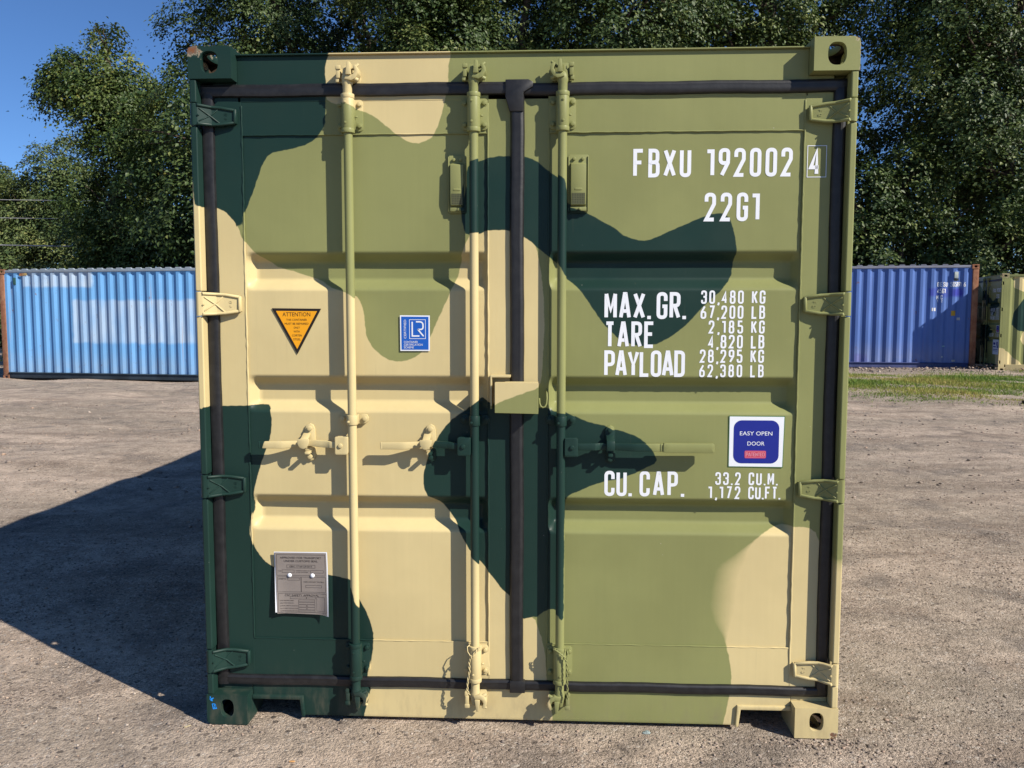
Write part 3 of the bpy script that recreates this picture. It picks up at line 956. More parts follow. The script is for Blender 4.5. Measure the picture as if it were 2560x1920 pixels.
def rod_clamp(parent, xr, zc):
    mb = MB()
    mb.cyl((xr, YR, zc - 0.0185), (xr, YR, zc + 0.0185), 0.0212, n=28)
    mb.box(xr - 0.0190, xr + 0.0190, 0.030, 0.060, zc - 0.018, zc + 0.018)
    for s_ in (-1, 1):
        ear = [(xr + s_ * 0.017, zc - 0.019), (xr + s_ * 0.045, zc - 0.017), (xr + s_ * 0.055, zc - 0.008), (xr + s_ * 0.057, zc + 0.004), (xr + s_ * 0.050, zc + 0.017), (xr + s_ * 0.038, zc + 0.020), (xr + s_ * 0.017, zc + 0.015)]
        mb.prism(ear, 0.050, 0.0625)
        mb.bolt(xr + s_ * 0.043, 0.041, 0.051, zc + 0.002, 0.0098, 8)
    mb.cyl((xr - 0.010, 0.004, zc - 0.006), (xr - 0.010, -0.003, zc - 0.006), 0.0052, n=8)
    mb.build('rod_clamp', MC, parent, bevel=0.0015, segs=2, camo=CAMO, grid=False)

def bar_path(mb, pts, hh, th):
    """flat bar: pts = (x, y front, z centre, half height)"""
    vs = []
    for x, y, z, h in pts:
        for o in (0.0, th):
            for s_ in (-1, 1): vs.append((x, y + o, z + s_ * h))
    fs = []
    for k in range(len(pts) - 1):
        a = k * 4; b = a + 4
        fs += [(a, b, b + 1, a + 1), (a + 2, a + 3, b + 3, b + 2), (a, a + 2, b + 2, b), (a + 1, b + 1, b + 3, a + 3)]
    e = (len(pts) - 1) * 4
    fs += [(0, 1, 3, 2), (e, e + 2, e + 3, e + 1)]
    mb.add(vs, fs)

def locking_rod(xr, side, handle_len, ret, sxcam, turn, seal):
    """side = direction in which the handle points (-1 left, +1 right)"""
    mb = MB()
    prof = [(0.110, 0.015), (0.128, 0.0195), (0.142, 0.0205), (0.150, 0.0172), (0.2, RRAD)]
    zs = [p[0] for p in prof] + list(np.linspace(0.25, 2.40, 44)) + [2.446, 2.455, 2.468, 2.480, 2.490]
    rs = [p[1] for p in prof] + [RRAD] * 44 + [0.0172, 0.0205, 0.0205, 0.017, 0.010]
    mb.tube([(xr, YR, z) for z in zs], rs, 28)
    rod = mb.build('locking_rod', MC, box, camo=CAMO, grid=False, smooth=50)
    cam_lock(rod, xr, 2.491, sxcam, 1)
    cam_lock(rod, xr, 0.112, sxcam, -1)
    rod_bracket(rod, xr, 2.275, 2.416, turn)
    rod_bracket(rod, xr, 0.186, 0.330, turn)
    rod_clamp(rod, xr, 1.2055)
    # handle: clevis on the rod, flat bar, grip
    mb = MB()
    zc = 1.1095
    hx = xr + side * 0.040
    mb.prism(rrect(min(hx - side * 0.026, hx + side * 0.024), max(hx - side * 0.026, hx + side * 0.024), 1.0735, 1.1430, 0.006), 0.0015, 0.0070)
    mb.box(min(xr + side * 0.012, hx + side * 0.020), max(xr + side * 0.012, hx + side * 0.020), 0.0265, 0.0320, 1.0745, 1.1420)
    a, b = sorted((xr + side * 0.0135, xr + side * 0.0205))
    mb.box(a, b, 0.006, 0.028, 1.080, 1.1425)
    mb.cyl((hx + side * 0.002, -0.0045, zc - 0.001), (hx + side * 0.002, 0.033, zc - 0.001), 0.0088, n=16)
    e = side
    x0 = hx + e * 0.010
    xe = xr + e * handle_len
    xr_ = xr + e * ret
    if side < 0:
        pts = [(x0, 0.011, zc, 0.0120), (hx + e * 0.045, 0.011, zc, 0.0125), (hx + e * 0.060, 0.018, zc + 0.001, 0.0135), (xr_ - e * 0.020, 0.030, zc + 0.004, 0.012), (xr_ + e * 0.020, 0.030, zc + 0.002, 0.011), (xr_ + e * 0.075, 0.014, zc - 0.001, 0.0135), (xr_ + e * 0.09, 0.011, zc - 0.0015, 0.0140), (xe, 0.011, zc - 0.002, 0.0130)]
    else:
        pts = [(x0, 0.011, zc, 0.0125), (hx + e * 0.09, 0.011, zc, 0.0135), (xr_ - e * 0.030, 0.022, zc, 0.0130), (xr_ + e * 0.030, 0.022, zc, 0.0130), (xr_ + e * 0.10, 0.010, zc - 0.001, 0.0145), (xr_ + e * 0.200, 0.010, zc - 0.001, 0.0145)]
    bar_path(mb, pts, 0, 0.012)
    if side > 0:
        mb.prism(rrect(xr_ + 0.206, xe, zc - 0.0185, zc + 0.0165, 0.006), 0.004, 0.026)
        mb.box(xr_ + 0.195, xr_ + 0.2055, 0.008, 0.022, zc - 0.016, zc + 0.014)
    else:
        mb.prism(rrect(xe - 0.002, xe + 0.006, zc - 0.0155, zc + 0.0115, 0.0035), 0.0100, 0.0215)
    mb.build('handle', MC, rod, bevel=0.0022, segs=2, camo=CAMO, grid=True, step=0.03)
    # catch bolted to the door panel that holds the handle
    mb = MB()
    xc = xr_ + 0.010
    plate = [(xc - 0.012, 1.048), (xc + 0.004, 1.040), (xc + 0.016, 1.046), (xc + 0.022, 1.062), (xc + 0.020, 1.165), (xc + 0.014, 1.180), (xc + 0.002, 1.186), (xc - 0.012, 1.180), (xc - 0.018, 1.165), (xc - 0.014, 1.12)]
    mb.prism(plate, 0.0565, 0.070)
    for bz in (1.168, 1.058): mb.bolt(xc + 0.002, 0.046, 0.0575, bz, 0.0105, 8)
    mb.box(xc - 0.014, xc + 0.014, 0.040, 0.058, 1.080, 1.094)
    mb.prism([(0.057, 1.150), (0.024, 1.136), (0.010, 1.132), (0.006, 1.118), (0.006, 1.096), (0.011, 1.096), (0.012, 1.116), (0.022, 1.127), (0.057, 1.138)], xc - 0.024 if side < 0 else xc - 0.014, xc + 0.004 if side < 0 else xc + 0.016, ax='x')
    if side < 0:
        arc = [(xc - 0.034 + 0.001, 1.132)] + [(xc - 0.010 + 0.023 * math.cos(R(a)), 1.125 + 0.030 * math.sin(R(a))) for a in range(185, 356, 17)] + [(xc + 0.012, 1.134)]
        mb.prism(arc, 0.0005, 0.007)
    mb.box(xc - 0.008, xc + 0.010, 0.012, 0.050, 1.072, 1.082)
    mb.build('handle_catch', MC, rod, bevel=0.0018, segs=2, camo=CAMO, grid=False)
    if seal:
        rng = random.Random(seal)
        mb = MB()
        if seal == 1:
            base = [(xr + 0.020, -0.004, 0.333), (xr + 0.004, -0.012, 0.318), (xr - 0.012, -0.012, 0.298), (xr - 0.020, -0.010, 0.275), (xr - 0.019, -0.010, 0.24), (xr - 0.026, -0.010, 0.20), (xr - 0.028, -0.010, 0.165), (xr - 0.020, -0.008, 0.145)]
            loop = [(xr - 0.012, -0.012, 0.296), (xr - 0.026, -0.008, 0.315), (xr - 0.029, 0.004, 0.330), (xr - 0.02, 0.015, 0.334)]
        else:
            base = [(xr - 0.022, 0.0, 0.330), (xr - 0.004, -0.010, 0.322), (xr + 0.014, -0.011, 0.308), (xr + 0.026, -0.010, 0.285), (xr + 0.028, -0.010, 0.25), (xr + 0.028, -0.010, 0.21), (xr + 0.031, -0.010, 0.17), (xr + 0.030, -0.008, 0.135)]
            loop = [(xr + 0.026, -0.010, 0.287), (xr + 0.031, -0.006, 0.315), (xr + 0.024, 0.004, 0.335)]
        def dense(pts, n=6):
            o = []
            for a, b in zip(pts, pts[1:]):
                for k in range(n): o.append(Vector(a).lerp(Vector(b), k / n))
            o.append(Vector(pts[-1])); return o
        d = dense(base)
        for s_ in (0, math.pi):
            mb.tube([p + Vector((math.cos(k * 0.9 + s_), math.sin(k * 0.9 + s_), 0)) * 0.0026 for k, p in enumerate(d)], 0.0021, 6)
        mb.tube(dense(loop, 4), 0.0021, 6)
        mb.build('wire_seal', MC, rod, camo=CAMO, grid=False, smooth=60)
    return rod

locking_rod(-0.630, -1, 0.361, 0.186, 1, 0.004, 0)
locking_rod(-0.1625, -1, 0.357, 0.184, 1, 0.002, 1)
locking_rod(0.1640, 1, 0.571, 0.176, -1, 0.010, 2)

# ---- padlock shield over the door joint
lb = MB()
lb.prism([(-0.101, 1.379), (-0.026, 1.379), (-0.026, 1.371), (-0.095, 1.371), (-0.095, 1.252), (-0.101, 1.252)], 0.002, YD + 0.003)
lb.prism([(-0.083, 1.354), (0.079, 1.354), (0.079, 1.237), (-0.083, 1.240)], -0.022, -0.015)
lb.box(-0.082, 0.078, -0.0148, YD - 0.020, 1.346, 1.3535)
lb.box(0.0712, 0.0785, -0.0148, YD + 0.003, 1.2385, 1.3455)
hook = [(0.110, YD, 1.322), (0.110, 0.040, 1.315), (0.111, 0.028, 1.290), (0.109, 0.024, 1.270), (0.1035, 0.022, 1.2595), (0.096, 0.022, 1.2565), (0.088, 0.022, 1.261), (0.0835, 0.024, 1.272), (0.082, 0.026, 1.292)]
lb.tube(hook, 0.0034, 8)
lb.build('lock_box', MC, box, flat=True, bevel=0.0028, segs=2, camo=Camo(CAMO.dark[:2] + [], [[(-0.12, 1.40), (0.12, 1.40), (0.115, 1.357), (0.079, 1.338), (-0.083, 1.276), (-0.088, 1.268), (-0.12, 1.268)]]), step=0.02)

# ------------------------------------------------------------------ writing and stickers on the doors
YT = 0.0640
pw = lambda x, z, l: (x, 0.0665 + oil(x, z, 1, 0.109, 1.054) - 0.0006 - l, z)
def line(parent, *bits, put=pw, **kw):
    for txt, x0, x1, z0, z1 in bits:
        lt = MB(); write(lt, txt, x0, x1, z0, z1, put, **kw)
        lt.build('lettering', MWHITE, parent, smooth=0)
line(door_r, ('FBXU', 0.427, 0.640, 2.113, 2.2175))
line(door_r, ('192002', 0.700, 1.010, 2.113, 2.2175))
line(door_r, ('4', 1.067, 1.121, 2.114, 2.217), put=face_put(0.0586))
lt = MB()
for q in ((1.060, 1.1305, 2.108, 2.1105), (1.060, 1.1305, 2.2205, 2.223), (1.060, 1.0625, 2.1105, 2.2205), (1.128, 1.1305, 2.1105, 2.2205)): lt.box(q[0], q[1], 0.0586, 0.0589, q[2], q[3])
lt.build('digit_frame', MWHITE, door_r, smooth=0)
line(door_r, ('22G1', 0.692, 0.894, 1.951, 2.056))
line(door_r, ('MAX.', 0.326, 0.500, 1.589, 1.690), ('GR.', 0.521, 0.631, 1.589, 1.690))
line(door_r, ('TARE', 0.327, 0.516, 1.480, 1.580))
line(door_r, ('PAYLOAD', 0.327, 0.630, 1.371, 1.471))
for a, b, xa, z0, z1 in (('30,480', 'KG', 0.686, 1.646, 1.696), ('67,200', 'LB', 0.685, 1.590, 1.640), ('2,185', 'KG', 0.716, 1.535, 1.584), ('4,820', 'LB', 0.715, 1.479, 1.530), ('28,295', 'KG', 0.685, 1.425, 1.475), ('62,380', 'LB', 0.684, 1.371, 1.419)):
    line(door_r, (a, xa, 0.844, z0, z1), (b, 0.874, 0.924, z0, z1), stroke=0.142, gw=0.43)
line(door_r, ('CU.', 0.332, 0.437, 0.912, 1.010), ('CAP.', 0.466, 0.636, 0.912, 1.010))
line(door_r, ('33.2', 0.752, 0.847, 0.960, 1.009), ('CU.M.', 0.877, 0.987, 0.960, 1.009), stroke=0.142, gw=0.43)
line(door_r, ('1,172', 0.728, 0.847, 0.906, 0.955), ('CU.FT.', 0.877, 0.998, 0.906, 0.955), stroke=0.142, gw=0.43)

MBLACK = plain('black print', (0.016, 0.012, 0.010), 0.5, 0.3)
MORANGE = plain('orange vinyl', (0.84, 0.36, 0.012), 0.45, 0.3, 0.03)
MBLUE = plain('blue vinyl', (0.012, 0.10, 0.45), 0.45, 0.3, 0.03)
MNAVY = plain('dark blue vinyl', (0.012, 0.022, 0.24), 0.45, 0.3, 0.03)
MRED = plain('red print', (0.55, 0.055, 0.10), 0.5, 0.3, 0.03)
MGRN = plain('green sticker edge', (0.06, 0.16, 0.06), 0.5, 0.3, 0.03)

# warning triangle
def sheet(mb, poly, y): mb.prism(poly, y, y + 0.0006)
st = MB(); sheet(st, [(-0.946, 1.6295), (-0.754, 1.6275), (-0.8495, 1.453)], 0.0626)
stk = st.build('warning_sticker', MBLACK, box, smooth=0)
st = MB(); sheet(st, [(-0.9295, 1.6192), (-0.7700, 1.6182), (-0.8498, 1.4735)], 0.0620)
st.build('sticker_field', MORANGE, stk, smooth=0)
put = face_put(0.0617)
font_mesh('lettering', [('ATTENTION', -0.8495, 1.5985, 0.0155, 'CENTER', 0.108), ('THIS CONTAINER', -0.8500, 1.5815, 0.0078, 'CENTER', 0.080), ('MUST BE REPAIRED', -0.8500, 1.5665, 0.0078, 'CENTER', 0.092),
   ('ONLY', -0.8500, 1.5515, 0.0078, 'CENTER', 0.024), ('WITH', -0.8500, 1.5365, 0.0078, 'CENTER', 0.024), ('CORTEN', -0.8495, 1.5215, 0.0078, 'CENTER', 0.038), ('STEEL', -0.8495, 1.5065, 0.0078, 'CENTER', 0.029)], MBLACK, stk, put)
# certification sticker
st = MB(); sheet(st, [(-0.4505, 1.603), (-0.336, 1.602), (-0.3365, 1.467), (-0.450, 1.467)], 0.0626)
stk = st.build('certification_sticker', MWHITE, box, smooth=0)
st = MB(); sheet(st, [(-0.4455, 1.598), (-0.341, 1.597), (-0.3415, 1.472), (-0.445, 1.472)], 0.0620)
st.build('sticker_field', MBLUE, stk, smooth=0)
lt = MB()
frame_lines(lt, -0.4150, -0.3520, 1.5130, 1.5870, 0.0018, 0.0617)
for pts in ([(-0.4035, 1.578), (-0.4035, 1.524), (-0.376, 1.524)], [(-0.389, 1.578), (-0.362, 1.578, 1), (-0.362, 1.549, 1), (-0.382, 1.549)], [(-0.382, 1.549), (-0.360, 1.523)]):
    ribbon(lt, fillet(pts, 0.0145), 0.0052, face_put(0.0616), 0.0001)
lg = lt.build('emblem', MWHITE, stk, smooth=0)
font_mesh('lettering', [('CONTAINER', -0.4365, 1.4975, 0.0078, 'LEFT', 0.054), ('CERTIFICATION', -0.4365, 1.4870, 0.0078, 'LEFT', 0.072), ('SCHEME', -0.4365, 1.4765, 0.0078, 'LEFT', 0.038),
   ('CERTIFIED', -0.4270, 1.5500, 0.0088, 'CENTER', 0.072, 1)], MWHITE, stk, face_put(0.0615))
# easy open door sticker
st = MB(); sheet(st, [(0.798, 1.2255), (1.0075, 1.2250), (1.0035, 1.0285), (0.7985, 1.0295)], 0.0628)
stk = st.build('door_sticker', MGRN, box, smooth=0)
st = MB(); sheet(st, [(0.8010, 1.2225), (1.0045, 1.2220), (1.0008, 1.0315), (0.8012, 1.0325)], 0.0622)
st.build('sticker_ground', MWHITE, stk, smooth=0)
st = MB(); sheet(st, rrect(0.8170, 0.9865, 1.0445, 1.2085, 0.030), 0.0616)
st.build('sticker_field', MNAVY, stk, smooth=0)
def serif(mb, txt, x0, x1, z0, z1, put):
    """roman capitals: narrow strokes with small feet"""
    write(mb, txt, x0, x1, z0, z1, put, stroke=0.155, gw=0.60)
    h = z1 - z0
    W = [gwid(c, h) for c in txt]; gap = (x1 - x0 - sum(W)) / max(1, len(txt) - 1); x = x0
    for c, wd in zip(txt, W):
        if c in 'AYPNR':
            for fx in {'A': (0, 1), 'Y': (.5,), 'P': (0,), 'N': (0,), 'R': (0, 1)}[c]:
                cx = x + 0.085 * h + fx * (wd - 0.17 * h)
                ribbon(mb, [Vector((cx - 0.17 * h, z0 + 0.03 * h)), Vector((cx + 0.17 * h, z0 + 0.03 * h))], 0.07 * h, put, 0.0006)
        x += wd + gap
def gwid(c, h): return 0.60 * h * NARROW.get(c, 1.0)
font_mesh('lettering', [('EASY OPEN', 0.9005, 1.1515, 0.0150, 'CENTER', 0.121), ('DOOR', 0.9000, 1.1130, 0.0150, 'CENTER', 0.064)], MWHITE, stk, face_put(0.0613))
lt = MB()
sheet(lt, rrect(0.8590, 0.9390, 1.0640, 1.0930, 0.005), 0.0613)
lt.build('patent_box', MRED, stk, smooth=0)
lt = MB(); serif(lt, 'PATENTED', 0.8640, 0.9340, 1.0715, 1.0860, face_put(0.0610))
frame_lines(lt, 0.8615, 0.9365, 1.0665, 1.0905, 0.0010, 0.0608)
lt.build('lettering', plain('pink print', (0.75, 0.30, 0.38), 0.5), stk, smooth=0)

# approval plate, riveted over a white sheet that curls at its lower corners
MPLATE = plain('grey approval plate', (0.235, 0.205, 0.185), 0.38, 0.5, 0.04, 14)
def curl(x, z): 
    a = max(0.0, abs(x + 0.850) - 0.055) / 0.05
    return 0.0 + 0.016 * a * a * max(0.0, (0.62 - z) / 0.2) + 0.002 * max(0.0, (z - 0.62) / 0.06)
def curl_sheet(name, q, y, material, parent, thick=0.0012):
    n = 12; vs = []
    for off in (0.0, thick):
        for j in range(n + 1):
            for i in range(n + 1):
                u_, v_ = i / n, j / n
                x = (q[0][0] * (1 - u_) + q[1][0] * u_) * (1 - v_) + (q[3][0] * (1 - u_) + q[2][0] * u_) * v_
                z = (q[0][1] * (1 - u_) + q[1][1] * u_) * (1 - v_) + (q[3][1] * (1 - u_) + q[2][1] * u_) * v_
                vs.append((x, y - curl(x, z) + off, z))
    N_ = (n + 1) ** 2
    fs = []
    for j in range(n):
        for i in range(n):
            a = j * (n + 1) + i
            fs += [(a, a + 1, a + n + 2, a + n + 1), (a + N_, a + N_ + n + 1, a + N_ + n + 2, a + N_ + 1)]
    for k in range(n):
        for a, b in ((k, k + 1), (n * (n + 1) + k, n * (n + 1) + k + 1), (k * (n + 1), (k + 1) * (n + 1)), (k * (n + 1) + n, (k + 1) * (n + 1) + n)):
            fs.append((a, b, b + N_, a + N_))
    mb = MB(); mb.add(vs, fs)
    return mb.build(name, material, parent, smooth=30)
pl = curl_sheet('approval_plate', [(-0.9525, 0.6765), (-0.7495, 0.6765), (-0.7450, 0.4285), (-0.9440, 0.4335)], 0.0530, MPLATE, box)
curl_sheet('backing_sheet', [(-0.9560, 0.6790), (-0.7455, 0.6800), (-0.7395, 0.4265), (-0.9515, 0.4385)], 0.0555, MWHITE, pl)
MPRINT = plain('dark grey print', (0.035, 0.028, 0.026), 0.5)
pput = lambda x, z, l: (x, 0.0526 - curl(x, z) - l, z)
lt = MB()
def pframe(x0, x1, z0, z1, t=0.0009):
    for a, b, c, d_ in ((x0, x1, z0, z0 + t), (x0, x1, z1 - t, z1), (x0, x0 + t, z0, z1), (x1 - t, x1, z0, z1)):
        n = 8
        for k in range(n):
            if b - a > d_ - c: xa, xb, za, zb = a + (b - a) * k / n, a + (b - a) * (k + 1) / n, c, d_
            else: xa, xb, za, zb = a, b, c + (d_ - c) * k / n, c + (d_ - c) * (k + 1) / n
            lt.add([pput(xa, za, 0.0002), pput(xb, za, 0.0002), pput(xb, zb, 0.0002), pput(xa, zb, 0.0002)], [(0, 1, 2, 3)])
for f in ((-0.9455, -0.7530, 0.5850, 0.6690), (-0.9430, -0.8500, 0.5190, 0.5800), (-0.8495, -0.7510, 0.5190, 0.5800), (-0.9410, -0.7490, 0.4370, 0.5140),
          (-0.9060, -0.7930, 0.6150, 0.6280), (-0.8950, -0.8300, 0.4995 - 0.008, 0.4995 + 0.0005), (-0.8300, -0.7930, 0.4995 - 0.008, 0.5), (-0.8620, -0.7960, 0.4800, 0.4880), (-0.8620, -0.7960, 0.4700, 0.4780), (-0.8620, -0.8300, 0.4590, 0.4680), (-0.8280, -0.7960, 0.4590, 0.4680), (-0.8620, -0.8300, 0.4480, 0.4570), (-0.8280, -0.7960, 0.4480, 0.4570), (-0.8620, -0.7960, 0.4395, 0.4465), (-0.7900, -0.7560, 0.4430, 0.5000), (-0.9250, -0.8760, 0.5960, 0.6080), (-0.8120, -0.7600, 0.5960, 0.6070), (-0.9030, -0.8560, 0.5660, 0.5760), (-0.8320, -0.7680, 0.5370, 0.5470)): pframe(*f)
lt.build('plate_ruling', MPRINT, pl, smooth=0)
font_mesh('lettering', [('APPROVED FOR TRANSPORT', -0.850, 0.6525, 0.0080, 'CENTER', 0.163), ('UNDER CUSTOMS SEAL', -0.850, 0.6395, 0.0080, 'CENTER', 0.134), ('GB/C 17160 LR/2015', -0.850, 0.6185, 0.0062, 'CENTER', 0.090),
   ('TYPE', -0.941, 0.6005, 0.0040, 'LEFT', 0.013), ("MANUFACTURER'S NO.", -0.869, 0.6030, 0.0036, 'LEFT', 0.054), ('OF THE CONTAINER', -0.869, 0.5965, 0.0036, 'LEFT', 0.047), ("OWNER'S NO.", -0.940, 0.5690, 0.0046, 'LEFT', 0.032),
   ('TIMBER COMPONENT TREATMENT', -0.800, 0.5580, 0.0042, 'CENTER', 0.082), ('CSC SAFETY APPROVAL', -0.848, 0.5020, 0.0080, 'CENTER', 0.136), ('DATE MANUFACTURED', -0.936, 0.4825, 0.0040, 'LEFT', 0.055), ('IDENTIFICATION NO.', -0.935, 0.4725, 0.0040, 'LEFT', 0.054),
   ('MAXIMUM OPERATING GROSS MASS', -0.935, 0.4615, 0.0040, 'LEFT', 0.070), ('ALLOWABLE STACKING LOAD', -0.934, 0.4510, 0.0040, 'LEFT', 0.070), ('TRANSVERSE RACKING TEST FORCE', -0.934, 0.4410, 0.0040, 'LEFT', 0.070)], MPRINT, pl, lambda x, z, l: pput(x, z, 0.0003 + l))
for rx in (-0.895, -0.804):
    mb = MB()
    for k in range(4):
        a0, a1 = R(90 * k / 4), R(90 * (k + 1) / 4)
        mb.cyl((rx, 0.0520 - 0.006 * math.sin(a0), 0.586), (rx, 0.0520 - 0.006 * math.sin(a1), 0.586), 0.0088 * math.cos(a0), max(0.0006, 0.0088 * math.cos(a1)), n=16, cap=(k == 3))
    mb.build('rivet', MWHITE, pl, smooth=60)

# blue crayon letters on the lower left corner block
MCRAY = plain('blue paint stick', (0.02, 0.28, 0.85), 0.6, 0.2, 0.1, 200)
gr = MB()
gp = lambda x, z, l: (x, -0.0006 - l, z)
for pts in ([(-1.204, 0.112), (-1.202, 0.098), (-1.195, 0.101)], [(-1.207, 0.101), (-1.190, 0.106)], [(-1.203, 0.096), (-1.194, 0.0945)],
            [(-1.197, 0.083), (-1.186, 0.081), (-1.180, 0.064), (-1.193, 0.062), (-1.197, 0.083)], [(-1.190, 0.075), (-1.182, 0.073)], [(-1.194, 0.067), (-1.181, 0.070)]):
    ribbon(gr, fillet(pts, 0.004), 0.0034, gp, 0.0002)
bl = [o_ for o_ in kids(box) if o_.name.startswith('corner_casting')]
bl = min(bl, key=lambda o_: sum((Vector(o_.bound_box[0]) - Vector((-HX, 0, 0)))[i] ** 2 for i in range(3)))
gr.build('crayon_mark', MCRAY, bl, smooth=0)

# ------------------------------------------------------------------ ground
def sstep(a, b, x):
    t = np.clip((x - a) / (b - a), 0, 1); return t * t * (3 - 2 * t)
rg = np.random.default_rng(5)
_w = [(rg.uniform(0.25, 2.6), rg.uniform(0, 6.28), rg.uniform(0, 6.28)) for _ in range(22)]
def ground_h(x, y):
    x = np.asarray(x, dtype=np.float64); y = np.asarray(y, dtype=np.float64)
    h = np.zeros_like(x)
    for k, a, ph in _w:
        h += 0.006 / k ** 0.7 * np.sin(k * (x * math.cos(a) + y * math.sin(a)) * 1.6 + ph)
    far = np.minimum(np.hypot(np.maximum(np.abs(x) - 1.3, 0), np.maximum(np.maximum(-0.2 - y, y - 6.2), 0)) / 2.5, 1.0)
    h = h * (0.06 + 0.94 * far)
    h = h - 0.004 * (1 - far)
    # the yard rises a little on the right, where the grass grows
    h = h + 0.185 * sstep(1.5, 7.0, x) * sstep(8.0, 17.0, y) - 0.03 * sstep(-6, -9, x) * sstep(9, 16, y)
    # sunken wheel tracks crossing the yard
    for c, s_ in ((3.2, 0.06), (5.0, -0.04), (10.3, 0.09), (12.0, 0.07)):
        d = y - c - s_ * x
        h = h - 0.018 * np.exp(-(d / 0.22) ** 2) * far + 0.010 * np.exp(-((np.abs(d) - 0.42) / 0.16) ** 2) * far
    return h

def rut(x, y):
    k = np.zeros_like(x)
    for c, s_, q in ((3.2, 0.06, 0.0), (5.0, -0.04, 0.01), (10.3, 0.09, 0.0), (12.0, 0.07, -0.004), (7.6, 0.02, 0.008), (2.3, 0.15, -0.02)):
        k = np.maximum(k, np.exp(-((y - c - s_ * x - q * x * x) / 0.20) ** 2) * (0.6 + 0.4 * np.sin(x * 0.9 + c)))
    return k

def axis(lo, hi, fine, n, far):
    core = np.linspace(fine[0], fine[1], n)
    a = fine[0] - np.geomspace(0.3, fine[0] - lo, far)[::-1]
    b = fine[1] + np.geomspace(0.3, hi - fine[1], far)
    return np.concatenate([a, core, b])
gx = axis(-600, 600, (-16, 16), 420, 40)
gy = axis(-200, 1000, (-1.5, 22), 330, 40)
X, Y = np.meshgrid(gx, gy)
Z = ground_h(X, Y)
def grid_mesh(name, X, Y, Z):
    ny, nx = X.shape
    me = bpy.data.meshes.new(name)
    me.vertices.add(nx * ny)
    me.vertices.foreach_set('co', np.stack([X, Y, Z], -1).astype(np.float32).ravel())
    i, j = np.meshgrid(np.arange(nx - 1), np.arange(ny - 1))
    a = (j * nx + i).ravel()
    q = np.stack([a, a + 1, a + nx + 1, a + nx], -1).astype(np.int32)
    poly_fill(me, q)
    return me
def poly_fill(me, q):
    n, k = q.shape
    me.loops.add(n * k); me.loops.foreach_set('vertex_index', q.ravel())
    me.polygons.add(n)
    me.polygons.foreach_set('loop_start', np.arange(0, n * k, k, dtype=np.int32))
    me.polygons.foreach_set('loop_total', np.full(n, k, dtype=np.int32))
    me.update(calc_edges=True)

